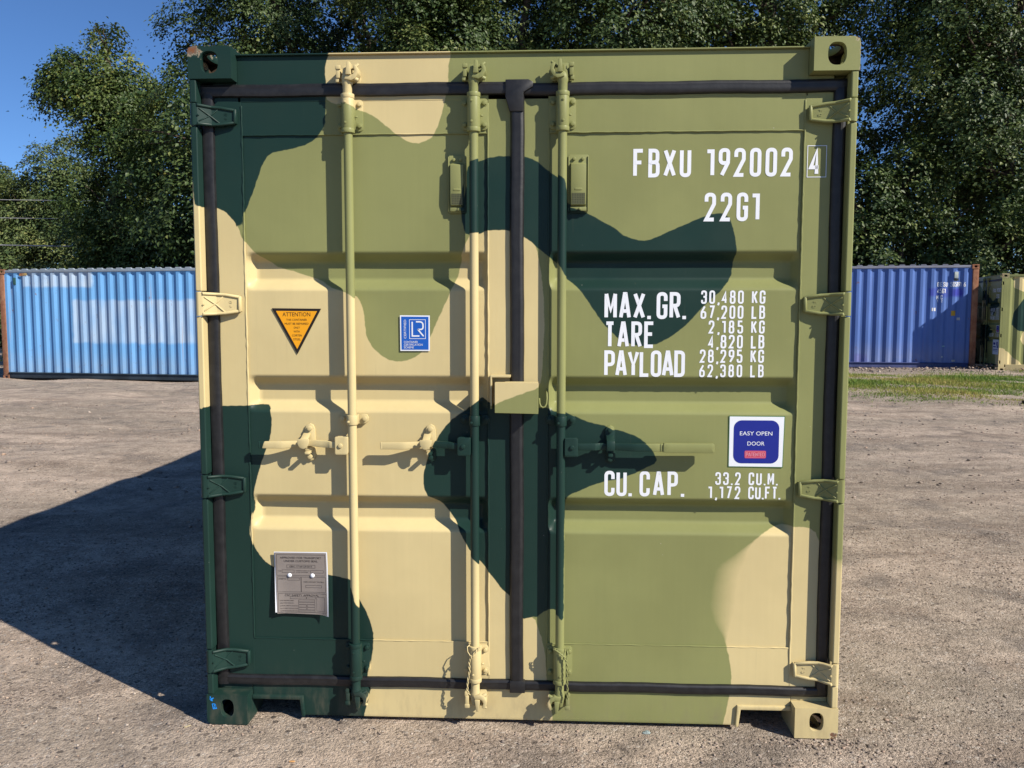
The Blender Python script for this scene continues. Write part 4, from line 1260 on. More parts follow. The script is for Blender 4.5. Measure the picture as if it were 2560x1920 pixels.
def ground_material():
    m, nt, p = mat('trodden dirt and gravel')
    oc = ocoord(nt)
    big = noise(nt, scaled(nt, oc, (0.22, 0.5, 1)), 1.0, 5.0, 0.6)
    mid = noise(nt, scaled(nt, oc, (0.8, 2.2, 1)), 1.0, 6.0, 0.65)
    patch = noise(nt, oc, 1.7, 5.0, 0.6)
    c = mix(nt, ramp(nt, big, 0.38, 0.64), (0.318, 0.264, 0.208), (0.495, 0.396, 0.312))
    c = mix(nt, ramp(nt, mid, 0.47, 0.66, 0.0, 0.8), c, (0.265, 0.208, 0.162))
    c = mix(nt, ramp(nt, patch, 0.50, 0.66, 0.0, 0.75), c, (0.225, 0.190, 0.160))
    c = mix(nt, ramp(nt, noise(nt, oc, 0.55, 6.0, 0.7), 0.56, 0.70, 0.0, 0.7), c, (0.150, 0.122, 0.104))
    bl = ramp(nt, noise(nt, oc, 5.0, 8.0, 0.72), 0.30, 0.70, 0.80, 1.24)
    bl2 = ramp(nt, noise(nt, scaled(nt, oc, (1, 1.4, 1)), 22.0, 6.0, 0.7), 0.32, 0.68, 0.86, 1.18)
    bl = math_(nt, 'MULTIPLY', bl, bl2)
    c = mix(nt, 1.0, c, nd(nt, 'CombineColor', {0: bl, 1: bl, 2: bl}).outputs[0], 'MULTIPLY')
    rt = math_(nt, 'MULTIPLY', attr(nt, 'rut'), ramp(nt, noise(nt, scaled(nt, oc, (3, 9, 1)), 1.0, 4.0), 0.3, 0.7, 0.1, 0.7))
    c = mix(nt, rt, c, (0.185, 0.145, 0.115))
    # grains: every cell its own shade, at two sizes
    v1 = nd(nt, 'TexVoronoi', {'Vector': oc, 'Scale': 240.0, 'Randomness': 1.0})
    v2 = nd(nt, 'TexVoronoi', {'Vector': oc, 'Scale': 85.0, 'Randomness': 1.0})
    g1 = nd(nt, 'SeparateColor', {0: v1.outputs['Color']}).outputs[0]
    g2 = nd(nt, 'SeparateColor', {0: v2.outputs['Color']}).outputs[1]
    f1 = ramp(nt, g1, 0.0, 1.0, 0.68, 1.32)
    f2 = nd(nt, 'MapRange', {0: g2, 1: 0.0, 2: 1.0, 3: 0.84, 4: 1.16}).outputs[0]
    gr = ramp(nt, noise(nt, oc, 1.1, 5.0, 0.6), 0.40, 0.62, 0.30, 1.0)
    f = math_(nt, 'MULTIPLY', f1, f2)
    f = math_(nt, 'ADD', math_(nt, 'MULTIPLY', math_(nt, 'SUBTRACT', f, 1.0), gr), 1.0)
    c = mix(nt, 1.0, c, nd(nt, 'CombineColor', {0: f, 1: f, 2: f}).outputs[0], 'MULTIPLY')
    # scattered pale and dark chips
    g3 = nd(nt, 'SeparateColor', {0: v2.outputs['Color']})
    c = mix(nt, math_(nt, 'MULTIPLY', math_(nt, 'GREATER_THAN', g3.outputs[0], 0.958), 0.55), c, (0.56, 0.50, 0.43))
    c = mix(nt, math_(nt, 'MULTIPLY', math_(nt, 'LESS_THAN', g3.outputs[2], 0.050), 0.65), c, (0.075, 0.062, 0.056))
    v3 = nd(nt, 'TexVoronoi', {'Vector': oc, 'Scale': 27.0, 'Randomness': 1.0})
    g4 = nd(nt, 'SeparateColor', {0: v3.outputs['Color']})
    near = ramp(nt, v3.outputs['Distance'], 0.30, 0.36, 1.0, 0.0)
    c = mix(nt, math_(nt, 'MULTIPLY', math_(nt, 'MULTIPLY', math_(nt, 'GREATER_THAN', g4.outputs[0], 0.975), near), 0.6), c, (0.50, 0.44, 0.37))
    c = mix(nt, math_(nt, 'MULTIPLY', math_(nt, 'MULTIPLY', math_(nt, 'LESS_THAN', g4.outputs[1], 0.035), near), 0.75), c, (0.08, 0.066, 0.058))
    nt.links.new(c, p.inputs['Base Color'])
    p.inputs['Roughness'].default_value = 0.95
    p.inputs['Specular IOR Level'].default_value = 0.12
    h = math_(nt, 'ADD', math_(nt, 'MULTIPLY', v1.outputs['Distance'], -0.35), math_(nt, 'MULTIPLY', v2.outputs['Distance'], -0.5))
    h = math_(nt, 'ADD', h, math_(nt, 'MULTIPLY', noise(nt, oc, 22.0, 6.0, 0.7), 1.5))
    nt.links.new(bump(nt, h, 0.9, 0.011), p.inputs['Normal'])
    return m
gm = grid_mesh('ground', X, Y, Z)
MGROUND = ground_material()
gm.materials.append(MGROUND)
fattr(gm, 'rut', rut(X, Y).ravel())
gm.polygons.foreach_set('use_smooth', np.ones(len(gm.polygons), dtype=bool))
tag(link('ground', gm), kind='structure', label='pale trodden dirt and gravel yard')

# ---- loose gravel
def stones_mesh(name, P, S, seed, material, tints):
    r = np.random.default_rng(seed)
    base = np.array([(1, 0, 0), (-1, 0, 0), (0, 1, 0), (0, -1, 0), (0, 0, 1), (0, 0, -1), (.6, .6, .55), (-.6, .6, .5), (.6, -.6, .5), (-.6, -.6, .55)], dtype=np.float32)
    tri = np.array([(4, 6, 7), (4, 7, 9), (4, 9, 8), (4, 8, 6), (0, 2, 6), (2, 7, 6), (2, 1, 7), (1, 9, 7), (1, 3, 9), (3, 8, 9), (3, 0, 8), (0, 6, 8), (5, 2, 0), (5, 1, 2), (5, 3, 1), (5, 0, 3)], dtype=np.int32)
    n = len(P)
    V = base[None] * (0.65 + 0.7 * r.random((n, 10, 1))) * np.stack([np.ones(n), 0.55 + 0.45 * r.random(n), 0.4 + 0.4 * r.random(n)], -1)[:, None]
    a = r.random(n) * 6.283; c, s_ = np.cos(a), np.sin(a)
    V = np.stack([V[..., 0] * c[:, None] - V[..., 1] * s_[:, None], V[..., 0] * s_[:, None] + V[..., 1] * c[:, None], V[..., 2]], -1)
    V = V * S[:, None, None] + P[:, None]
    me = bpy.data.meshes.new(name)
    me.vertices.add(n * 10); me.vertices.foreach_set('co', V.astype(np.float32).ravel())
    F = (tri[None] + (np.arange(n) * 10)[:, None, None]).reshape(-1, 3).astype(np.int32)
    poly_fill(me, F)
    me.materials.append(material)
    fattr(me, 'tint', np.repeat(r.random(n), 10))
    return me
def stone_material():
    m, nt, p = mat('gravel stones')
    t = attr(nt, 'tint')
    cr = nd(nt, 'ValToRGB', {0: t})
    e = cr.color_ramp.elements
    e[0].position = 0.0; e[0].color = (0.10, 0.082, 0.070, 1)
    e[1].position = 1.0; e[1].color = (0.52, 0.45, 0.38, 1)
    for ps, cl in ((0.2, (0.21, 0.175, 0.15, 1)), (0.7, (0.31, 0.25, 0.205, 1)), (0.9, (0.38, 0.27, 0.20, 1))):
        k = e.new(ps); k.color = cl
    nt.links.new(cr.outputs[0], p.inputs['Base Color'])
    p.inputs['Roughness'].default_value = 0.9
    p.inputs['Specular IOR Level'].default_value = 0.15
    return m
MSTONE = stone_material()
r = np.random.default_rng(11)
def scatter(n, x0, x1, y0, y1, pw=1.0):
    x = r.uniform(x0, x1, n); y = y0 + (y1 - y0) * r.random(n) ** pw
    dens = np.sin(x * 1.9 + 1.3 * np.sin(y * 1.1)) + np.sin(y * 2.3 + x * 0.8) + r.normal(0, 0.8, n)
    k = dens > -0.7
    x, y = x[k], y[k]
    k = ~((np.abs(x) < 1.20) & (y > 0.03) & (y < 6.0))
    return x[k], y[k]
px, py, ps = [], [], []
for n, a, pw, s0, s1 in ((56000, (-4.2, 4.6, -0.9, 3.4), 1.0, 0.0020, 0.0078), (24000, (-9, 9, 1.0, 9.0), 1.1, 0.003, 0.0085), (9000, (-15, 15, 6.0, 19.5), 1.0, 0.006, 0.018), (2600, (-4, 4.8, -0.8, 4.5), 1.0, 0.004, 0.013), (1500, (-9, 9, 3.0, 12.0), 1.0, 0.012, 0.032)):
    x, y = scatter(n, *a, pw)
    px.append(x); py.append(y); ps.append(s0 + (s1 - s0) * r.random(len(x)) ** 2.5)
px, py, ps = np.concatenate(px), np.concatenate(py), np.concatenate(ps)
pz = ground_h(px, py) + ps * 0.1
tag(link('gravel', stones_mesh('gravel', np.stack([px, py, pz], -1), ps, 3, MSTONE, None)), 'loose grit and small stones scattered over the yard', 'gravel', kind='stuff')
x = np.concatenate([r.normal(-1.15, 0.09, 160), r.normal(1.17, 0.10, 200), r.uniform(-1.1, 1.1, 200)]); y = np.concatenate([r.normal(-0.03, 0.03, 160), r.normal(-0.035, 0.035, 200), r.normal(-0.02, 0.03, 200)])
k = y < 0.0; x, y = x[k], y[k]; s_ = 0.002 + 0.0065 * r.random(len(x)) ** 2.5
tag(link('grit', stones_mesh('grit', np.stack([x, y, ground_h(x, y) + s_ * 0.2], -1), s_, 17, MSTONE, None)), 'coarser grit gathered along the foot of the near container', 'grit', kind='stuff')
# rubble heaped along the foot of the dark blue container
n = 2600
x = r.uniform(5.5, 14.5, n); q = r.random(n) ** 1.8
y = 20.15 - 0.152 * (x - 11.9) - 0.15 - q * 1.5
hp = 0.16 * np.exp(-((x - 12.2) / 0.9) ** 2) * np.exp(-((q - 0.15) / 0.3) ** 2) + 0.03
s_ = 0.008 + 0.05 * r.random(n) ** 6
z = ground_h(x, y) + hp * r.random(n)
tag(link('rubble', stones_mesh('rubble', np.stack([x, y, z], -1), s_, 8, MSTONE, None)), 'dark crumbled rubble along the foot of the dark blue container', 'rubble', kind='stuff')

# a few single pieces lying about
def lump(name, label, cat, x, y, sx, sy, sz, col, seed, rz=0.0):
    rr = random.Random(seed)
    bm = bmesh.new(); bmesh.ops.create_icosphere(bm, subdivisions=3, radius=1.0)
    ph = [rr.uniform(0, 6) for _ in range(6)]
    for v in bm.verts:
        c = v.co
        k = 1 + 0.18 * math.sin(3.1 * c.x + ph[0]) * math.sin(2.7 * c.y + ph[1]) + 0.12 * math.sin(5.3 * c.z + ph[2] + 3 * c.x) + 0.07 * math.sin(9 * c.y + ph[3] + 4 * c.z)
        v.co = Vector((c.x * k * sx, c.y * k * sy, max(-0.3, c.z * k) * sz))
    me = bpy.data.meshes.new(name); bm.to_mesh(me); bm.free()
    me.materials.append(plain(name + ' surface', col, 0.95, 0.15, 0.35, 3.0 / max(sx, 0.02), 0.6)); finish(me, 50)
    o = link(name, me); o.location = (x, y, float(ground_h(x, y)) + 0.12 * sz); o.rotation_euler = (0, 0, rz)
    return tag(o, label, cat)
lump('flat_stone', 'pale flat stone in the grass before the far camouflage container', 'stone', 12.9, 17.6, 0.24, 0.16, 0.10, (0.42, 0.36, 0.30), 1)
lump('dirt_clod', 'dark brown clod of earth at the near edge of the grass', 'clod', 8.55, 11.85, 0.11, 0.07, 0.06, (0.055, 0.04, 0.032), 2)
lump('pebble', 'pale bluish pebble under the right part of the sill', 'pebble', 0.50, 0.018, 0.016, 0.010, 0.007, (0.30, 0.36, 0.35), 4)
def chip(label, x, y, l, wd, rz, col):
    mb = MB().prism([(-l / 2, -wd / 2), (l * 0.3, -wd * 0.45), (l / 2, -0.1 * wd), (l * 0.42, wd / 2), (-l * 0.2, wd * 0.42), (-l / 2, wd * 0.2)], 0.0, wd * 0.35, ax='z')
    o = mb.build('wood_chip', plain('pale splintered wood', col, 0.8, 0.2, 0.15, 60), None, bevel=0.0006)
    o.location = (x, y, float(ground_h(x, y)) + 0.002); o.rotation_euler = (0.05, 0.06, rz)
    tag(o, label, 'wood chip')
chip('orange wood chip on the dirt below the placarded door', -0.800, -0.255, 0.021, 0.008, 0.1, (0.55, 0.30, 0.12))
chip('pale straw coloured splinter beside the lower left corner block', -1.29, -0.02, 0.028, 0.007, 0.8, (0.50, 0.42, 0.25))

# ---- grass
def grass_material():
    m, nt, p = mat('patchy yard grass')
    t = attr(nt, 'tint')
    cr = nd(nt, 'ValToRGB', {0: t})
    e = cr.color_ramp.elements
    e[0].position = 0; e[0].color = (0.085, 0.175, 0.028, 1); e[1].position = 1; e[1].color = (0.44, 0.35, 0.13, 1)
    for ps_, cl in ((0.35, (0.165, 0.25, 0.04, 1)), (0.7, (0.31, 0.32, 0.07, 1))):
        k = e.new(ps_); k.color = cl
    tr = nd(nt, 'BsdfTranslucent', {0: cr.outputs[0]})
    nt.links.new(cr.outputs[0], p.inputs['Base Color'])
    p.inputs['Roughness'].default_value = 0.6; p.inputs['Specular IOR Level'].default_value = 0.25
    ms = nd(nt, 'MixShader', {0: 0.3, 1: p.outputs[0], 2: tr.outputs[0]})
    nt.links.new(ms.outputs[0], nt.nodes['Material Output'].inputs[0])
    return m
def grass_density(x, y):
    d = np.exp(-((y - 15.6 + 0.02 * (x - 8)) / 1.7) ** 2) * 1.0 + 0.75 * np.exp(-((y - 12.9 + 0.05 * (x - 9)) / 0.9) ** 2) * sstep(5.5, 8.5, x) + 0.8 * np.exp(-((y - 18.2) / 1.0) ** 2) * sstep(11.8, 12.8, x)
    n_ = 0.5 + 0.28 * np.sin(x * 2.1 + 1.7 * np.sin(y * 1.3)) + 0.25 * np.sin(y * 3.1 - x * 1.1) + 0.2 * np.sin(x * 5.3 + y * 4.1)
    return d * np.clip(n_ + 0.15, 0, 1) * sstep(3.0, 6.0, x)
n = 640000
x = r.uniform(3, 26, n); y = r.uniform(11.0, 19.6, n)
k = r.random(n) < grass_density(x, y) * 0.85
x, y = x[k], y[k]; n = len(x)
h = (0.022 + 0.055 * r.random(n) ** 1.6) * (0.6 + 0.6 * grass_density(x, y))
tall = r.random(n) < 0.006 + 0.03 * ((x > 11.8) & (y > 17.6))
h = np.where(tall, h * 3.2, h)
a = r.random(n) * 6.283
le = r.normal(0, 0.45, (n, 2)) * h[:, None]
wd = 0.006 + 0.006 * r.random(n)
b = np.stack([x, y, ground_h(x, y) - 0.004], -1)
d_ = np.stack([np.cos(a), np.sin(a), 0 * a], -1) * wd[:, None]
V = np.stack([b - d_, b + d_, b + np.concatenate([le, h[:, None]], 1)], 1)
me = bpy.data.meshes.new('grass'); me.vertices.add(n * 3); me.vertices.foreach_set('co', V.astype(np.float32).ravel())
poly_fill(me, np.arange(n * 3, dtype=np.int32).reshape(-1, 3))
me.materials.append(grass_material())
tn = np.clip(0.34 + 0.25 * np.sin(x * 0.9 + 0.6) + 0.22 * np.sin(y * 2 + x * 1.7) + r.normal(0, 0.16, n), 0, 1)
fattr(me, 'tint', np.repeat(tn, 3))
tag(link('grass', me), 'patchy yellowish green grass in front of the dark blue container', 'grass', kind='stuff')

# ------------------------------------------------------------------ the other containers
def worn_material(name, blue, pale, rects, rustiness, dark=None, fade=(0.0, 0.0)):
    """old paint: pale rolled-on patches given as rectangles (u0,u1,z0,z1) in the wall's own metres, rust scabs and streaks"""
    m, nt, p = mat(name)
    oc = ocoord(nt)
    s3 = nd(nt, 'SeparateXYZ', {0: oc}).outputs
    wob = math_(nt, 'MULTIPLY', math_(nt, 'SUBTRACT', noise(nt, scaled(nt, oc, (4, 4, 4)), 1.0, 4.0), 0.5), 0.16)
    c = mix(nt, ramp(nt, noise(nt, scaled(nt, oc, (2.2, 2.2, 0.5)), 1.0, 5.0, 0.6), 0.3, 0.7), tuple(v * 0.9 for v in blue), tuple(min(1, v * 1.12) for v in blue))
    for (a, b, z0, z1, f) in rects:
        def band(v, lo, hi):
            q1 = ramp(nt, math_(nt, 'ADD', v, wob), lo - 0.05, lo + 0.05)
            q2 = ramp(nt, math_(nt, 'ADD', v, wob), hi - 0.05, hi + 0.05, 1.0, 0.0)
            return math_(nt, 'MULTIPLY', q1, q2)
        mk = math_(nt, 'MULTIPLY', band(s3[0], a, b), band(s3[2], z0, z1))
        mk = math_(nt, 'MULTIPLY', mk, ramp(nt, noise(nt, scaled(nt, oc, (2.2, 2.2, 0.8)), 1.0, 5.0, 0.6), 0.30, 0.65, 0.45 * f, f))
        c = mix(nt, mk, c, pale)
    low = ramp(nt, s3[2], 0.25, 0.9, 0.35, 0.0)
    c = mix(nt, math_(nt, 'MULTIPLY', low, noise(nt, oc, 4.0, 5.0)), c, (0.42, 0.36, 0.26))
    st = ramp(nt, noise(nt, scaled(nt, oc, (7, 7, 0.35)), 1.0, 4.0, 0.6), 0.62, 0.80, 0.0, 0.6 * rustiness)
    c = mix(nt, st, c, (0.30, 0.17, 0.09))
    sp = ramp(nt, noise(nt, scaled(nt, oc, (5, 5, 3)), 1.6, 8.0, 0.72), 0.66 - 0.06 * rustiness, 0.72, 0.0, 1.0)
    c = mix(nt, math_(nt, 'MULTIPLY', sp, 0.8), c, (0.17, 0.07, 0.035))
    nt.links.new(c, p.inputs['Base Color'])
    p.inputs['Roughness'].default_value = 0.6
    p.inputs['Specular IOR Level'].default_value = 0.3
    return m
def rust_material(name, a, b):
    m, nt, p = mat(name)
    oc = ocoord(nt)
    c = mix(nt, ramp(nt, noise(nt, oc, 4.0, 8.0, 0.7), 0.35, 0.65), a, b)
    c = mix(nt, ramp(nt, noise(nt, scaled(nt, oc, (6, 6, 2)), 2.0, 5.0), 0.5, 0.75, 0.0, 0.5), c, (0.07, 0.035, 0.03))
    nt.links.new(c, p.inputs['Base Color']); p.inputs['Roughness'].default_value = 0.85; p.inputs['Specular IOR Level'].default_value = 0.2
    nt.links.new(bump(nt, noise(nt, oc, 40, 5.0), 0.3, 0.01), p.inputs['Normal'])
    return m
MRUST = rust_material('rusted steel', (0.24, 0.10, 0.055), (0.33, 0.17, 0.10))

def long_container(label, loc, rz, length, height, wall, rail, rail_low, post, roofc):
    """plain box: local x runs along the side that faces the camera, y goes back"""
    root = empty('shipping_container', loc, rz)
    tag(root, label, 'shipping container', 'old blue containers at the back of the yard')
    Wd = 2.438
    for x in (0, length):
        for y in (0, Wd):
            sx = -1 if x == 0 else 1; sy = -1 if y == 0 else 1
            mb = MB()
            xa, xb = (x, x + 0.15) if x == 0 else (x - 0.15, x)
            ya, yb = (y + 0.012, y + 0.12) if y == 0 else (y - 0.12, y - 0.012)
            mb.box(xa, xb, ya, yb, 0.1185, height - 0.1185)
            mb.build('corner_post', post, root, bevel=0.012, segs=2)
            for sz in (-1, 1):
                mb = MB()
                casting_mesh(mb, x - sx * 0.089, y - sy * 0.081, 0.059 if sz < 0 else height - 0.059, sx, sy, sz, dx=0.178, dy=0.162, hole=(0, 0, 0.040, 0.030), rc=0.012, rax='x')
                weld_casting(mb)
                mb.build('corner_casting', [post, MIN], root, bevel=0.008, segs=2)
    for y in (0.02, Wd - 0.10):
        MB().box(0.178, length - 0.178, y, y + 0.08, height - 0.085, height - 0.020).build('top_rail', rail, root, bevel=0.006)
        MB().box(0.178, length - 0.178, y, y + 0.06, 0.035, 0.190).add([(0.178, y - 0.035 if y < 1 else y + 0.09, 0.172), (length - 0.178, y - 0.035 if y < 1 else y + 0.09, 0.172), (length - 0.178, y + 0.001, 0.190), (0.178, y + 0.001, 0.190)], [(0, 1, 2, 3)]).build('bottom_rail', rail_low, root, bevel=0.003)
    corr_wall('side_wall', length - 0.30, 0.185, height - 0.085, lambda t, d, z: (0.15 + t, 0.035 + d, z), wall, root, zseg=1, taper=0.06)
    corr_wall('side_wall', length - 0.30, 0.185, height - 0.085, lambda t, d, z: (0.15 + t, Wd - 0.035 - d, z), wall, root)
    for x, q in ((0.04, 1), (length - 0.04, -1)):
        corr_wall('end_wall', Wd - 0.24, 0.12, height - 0.12, lambda t, d, z, x=x, q=q: (x + q * d, 0.12 + t, z), wall, root)
    ts = corr_stops(length - 0.36)
    mb = MB()
    # roof sheet with rounded swages that show above the rail
    vs = [(0.18 + t, y, height - 0.022 + 0.020 - 0.55 * corr(t)) for y in (0.05, Wd - 0.05) for t in ts]
    mb.add(vs, [(i, i + 1, i + 1 + len(ts), i + len(ts)) for i in range(len(ts) - 1)])
    for k in range(int((length - 0.5) / 0.278)):
        xc = 0.18 + 0.035 + k * 0.278
        if xc > 0.3: mb.prism([(xc - 0.088, height - 0.021), (xc + 0.088, height - 0.021), (xc + 0.060, height + 0.014), (xc - 0.060, height + 0.014)], 0.018, 0.08)
    mb.build('roof', roofc, root, smooth=0)
    MB().box(0.15, length - 0.15, 0.10, Wd - 0.10, 0.125, 0.16).build('floor', MDARK, root)
    return root

# light blue one on the left; its left end is in view
LA = 12.192
MA = worn_material('faded light blue paint', (0.125, 0.315, 0.585), (0.42, 0.51, 0.61), [(0.66, 2.75, 2.43, 2.90, 0.95), (2.15, 40.0, 0.98, 2.08, 0.72)], 1.0)
MA2 = worn_material('faded grey blue rail paint', (0.26, 0.31, 0.36), (0.5, 0.5, 0.5), [], 0.9)
MA3 = plain('dark grimy blue rail paint', (0.030, 0.045, 0.060), 0.6, 0.3, 0.3, 3)
ca = long_container('faded light blue corrugated container with pale repainted patches, at the left behind the yard', (-14.47, 18.20, -0.045), R(-8.1), LA, 2.896, MA, MA2, MA3, MRUST, MA2)
mb = MB()
mb.prism(rrect(0.42, 0.50, 2.50, 2.68, 0.012), 0.012, 0.036)
mb.build('vent', plain('dark green vent cover', (0.03, 0.09, 0.08), 0.6), ca, bevel=0.006)
mb = MB().add([(0.60, 0.026, 2.72), (0.86, 0.026, 2.74), (0.83, 0.024, 2.80), (0.62, 0.024, 2.79)], [(0, 1, 2, 3)])
mb.build('rust_scab', rust_material('yellowed rusty scab', (0.50, 0.38, 0.15), (0.32, 0.12, 0.06)), ca, smooth=0)

# dark blue one on the right; its right end is in view
MB1 = worn_material('dark blue paint', (0.078, 0.150, 0.40), (0.03, 0.03, 0.34), [(LA - 1.25, LA - 0.38, 2.02, 2.24, 0.95), (LA - 3.15, LA - 2.80, 0.19, 0.42, 0.8)], 0.5)
MB2 = worn_material('grey rusty rail paint', (0.16, 0.17, 0.22), (0.5, 0.5, 0.5), [], 1.6)
MB3 = plain('dull blue rail paint', (0.055, 0.07, 0.17), 0.6, 0.3, 0.2, 3)
ang = R(-8.6)
end_b = Vector((11.83, 20.24, 0.165))
cb = long_container('dark blue corrugated container half in shadow, rusty right end post, behind the grass', (end_b.x - LA * math.cos(ang), end_b.y - LA * math.sin(ang), end_b.z), ang, LA, 2.896, MB1, MB2, MB3, MRUST, MB2)
wall_y = lambda x: 0.035 + corr(x - 0.15) - 0.004
wp = lambda x, z, l: (x, wall_y(x) - l, z)
def dline(parent, txt, x0, x1, z0, z1, put=wp):
    lt = MB()
    write(lt, txt, x0, x1, z0, z1, put)
    # cut the strokes finely so that they lie on the folds of the sheet
    bm = bmesh.new(); me = bpy.data.meshes.new('lettering'); me.from_pydata(lt.v, [], lt.f); bm.from_mesh(me)
    t = x0 - 0.02
    while t < x1 + 0.02:
        bmesh.ops.bisect_plane(bm, geom=bm.verts[:] + bm.edges[:] + bm.faces[:], plane_co=(t, 0, 0), plane_no=(1, 0, 0)); t += 0.02
    for v in bm.verts: v.co.y = wall_y(v.co.x) - 0.002
    bm.to_mesh(me); bm.free(); me.materials.append(MWHITE)
    return link('lettering', me, parent)
dline(cb, 'GESU', LA - 1.03, LA - 0.77, 2.29, 2.42); dline(cb, '505191', LA - 0.70, LA - 0.42, 2.29, 2.42); dline(cb, '6', LA - 0.37, LA - 0.30, 2.29, 2.42)
dline(cb, '45G1', LA - 1.03, LA - 0.82, 2.11, 2.24)
dline(cb, 'MC', LA - 1.04, LA - 0.90, 1.94, 2.06); dline(cb, 'TC', LA - 1.02, LA - 0.90, 1.86, 1.93)
mb = MB().prism(rrect(LA - 0.62, LA - 0.52, 2.52, 2.70, 0.012), 0.005, 0.036)
mb.build('vent', plain('pale grey vent cover', (0.40, 0.44, 0.42), 0.6), cb, bevel=0.006)
mb = MB().box(LA - 0.625, LA - 0.505, 0.030, 0.0345, 2.45, 2.515); mb.build('painted_vent_shadow', plain('dark vent shadow colour', (0.03, 0.035, 0.04), 0.6), cb)  # thin dark sheet imitating the shadow below the vent, no real plate
def patch(parent, name, col, x0, x1, z0, z1):
    vs = []; n_ = 6
    for k in range(n_ + 1):
        x_ = x0 + (x1 - x0) * k / n_
        vs += [(x_, wall_y(x_) - 0.002, z0), (x_, wall_y(x_) - 0.002, z1)]
    MB().add(vs, [(2 * k, 2 * k + 2, 2 * k + 3, 2 * k + 1) for k in range(n_)]).build(name, plain(name.replace('_', ' ') + ' colour', col, 0.6, 0.3, 0.15, 20), parent, smooth=0)
patch(cb, 'sticker', (0.50, 0.30, 0.03), LA - 0.66, LA - 0.55, 1.49, 1.63)
patch(cb, 'sticker', (0.45, 0.45, 0.45), LA - 0.50, LA - 0.42, 1.37, 1.44)
patch(cb, 'sticker', (0.75, 0.75, 0.75), LA - 1.16, LA - 1.12, 1.62, 1.71); patch(cb, 'sticker', (0.75, 0.75, 0.75), LA - 1.09, LA - 1.05, 1.62, 1.71)
patch(cb, 'sticker', (0.25, 0.45, 0.45), LA - 0.86, LA - 0.78, 0.63, 0.66); patch(cb, 'sticker', (0.45, 0.45, 0.42), LA - 0.87, LA - 0.82, 0.33, 0.37); patch(cb, 'sticker', (0.5, 0.45, 0.38), LA - 0.60, LA - 0.50, 0.22, 0.27)
# chalk scrawl on its bottom rail
lt = MB()
for pts in ([(-1.24, .05), (-1.19, .15), (-1.15, .15), (-1.12, .05)], [(-1.21, .09), (-1.13, .09)], [(-1.09, .15), (-1.05, .05), (-0.99, .15)], [(-0.97, .05), (-0.93, .15), (-0.90, .05)], [(-0.955, .09), (-0.91, .09)]):
    ribbon(lt, [Vector((LA + p_[0], p_[1])) for p_ in pts], 0.012, lambda x_, z_, l: (x_, 0.018 - l, z_), 0.0)
lt.build('chalk_scrawl', plain('chalk line', (0.10, 0.14, 0.20), 0.9), cb, smooth=0)

# ---- the second camouflage container, at the right edge: same build, seen along its side
rzc = R(-98.5)
C0 = Vector((12.00, 19.40))
ux = Vector((math.cos(rzc), math.sin(rzc)))
loc = C0 - ux * HX
cc = copy_tree(box, None, skip=('side_wall', 'warning_sticker', 'certification_sticker', 'approval_plate', 'crayon_mark', 'wire_seal'))
cc.location = (loc.x, loc.y, 0.175); cc.rotation_euler = (0, 0, rzc)
tag(cc, 'camouflage container at the right edge, its shaded doors facing left beside the dark blue container', 'shipping container')
SIDE = Camo([[(0.62, 1.98), (0.50, 1.85), (0.33, 1.55), (0.30, 1.25), (0.45, 1.08), (0.72, 1.06), (1.2, 1.10), (1.9, 1.3), (2.2, 1.9), (1.7, 2.3), (1.0, 2.25)]],
            [[(-0.2, 0.62), (0.12, 0.58), (0.26, 0.50), (0.38, 0.36), (0.5, 0.28), (0.62, 0.15), (0.7, -0.1), (-0.2, -0.1)], [(0.30, 2.7), (0.32, 2.22), (0.55, 2.10), (0.9, 2.28), (1.0, 2.7)], [(0.58, 1.055), (0.52, 0.86), (0.60, 0.72), (0.85, 0.66), (1.4, 0.70), (1.9, 1.0), (1.5, 1.18), (0.9, 1.10)], [(3.0, 0.3), (3.6, 1.4), (4.4, 1.8), (5.2, 1.2), (5.0, 0.4), (4, 0.1)]], (1, 2))
for sx in (-1, 1):
    o = corr_wall('side_wall', LEN - 0.29, 0.19, 2.50, (lambda t, d, z, sx=sx: (sx * (1.205 - d), 0.152 + t, z)), MC, cc, camo=SIDE, zseg=90)
# its near edge post and rails carry their own colours
for o in kids(cc):
    base_ = o.name.split('.')[0]
    if base_ in ('corner_post', 'top_rail', 'bottom_rail', 'corner_casting'):
        me = o.data.copy(); o.data = me
        P = coords(me)
        if P[:, 0].mean() > 0:
            for an in ('sd_dark', 'sd_tan', 'soft'): me.attributes.remove(me.attributes[an])
            Camo([[(-9, -9), (-8, -9), (-8, -8)]], [[(-0.3, -0.2), (0.45, -0.2), (0.45, 0.40), (0.26, 0.52), (0.1, 0.62), (-0.3, 0.66)], [(0.25, 2.4), (1.1, 2.4), (1.1, 2.7), (0.25, 2.7)], [(0.4, -0.2), (7, -0.2), (7, 0.3), (0.4, 0.3)]], (1, 2)).attach(me)
pm = MB(); sheet(pm, [(0.62, 0.84), (1.03, 0.84), (1.03, 0.44), (0.62, 0.44)], 0.0560)
plc = pm.build('placard', MWHITE, cc, smooth=0)
lt = MB()
for k, (xa, xb, za, zb) in enumerate(((0.66, 0.80, 0.70, 0.76), (0.66, 0.84, 0.63, 0.66), (0.65, 0.99, 0.565, 0.58), (0.65, 0.97, 0.53, 0.54), (0.88, 0.97, 0.68, 0.78), (0.91, 0.99, 0.61, 0.69))): lt.box(xa, xb, 0.0552, 0.0556, za, zb)
lt.build('placard_print', MNAVY, plc, smooth=0)

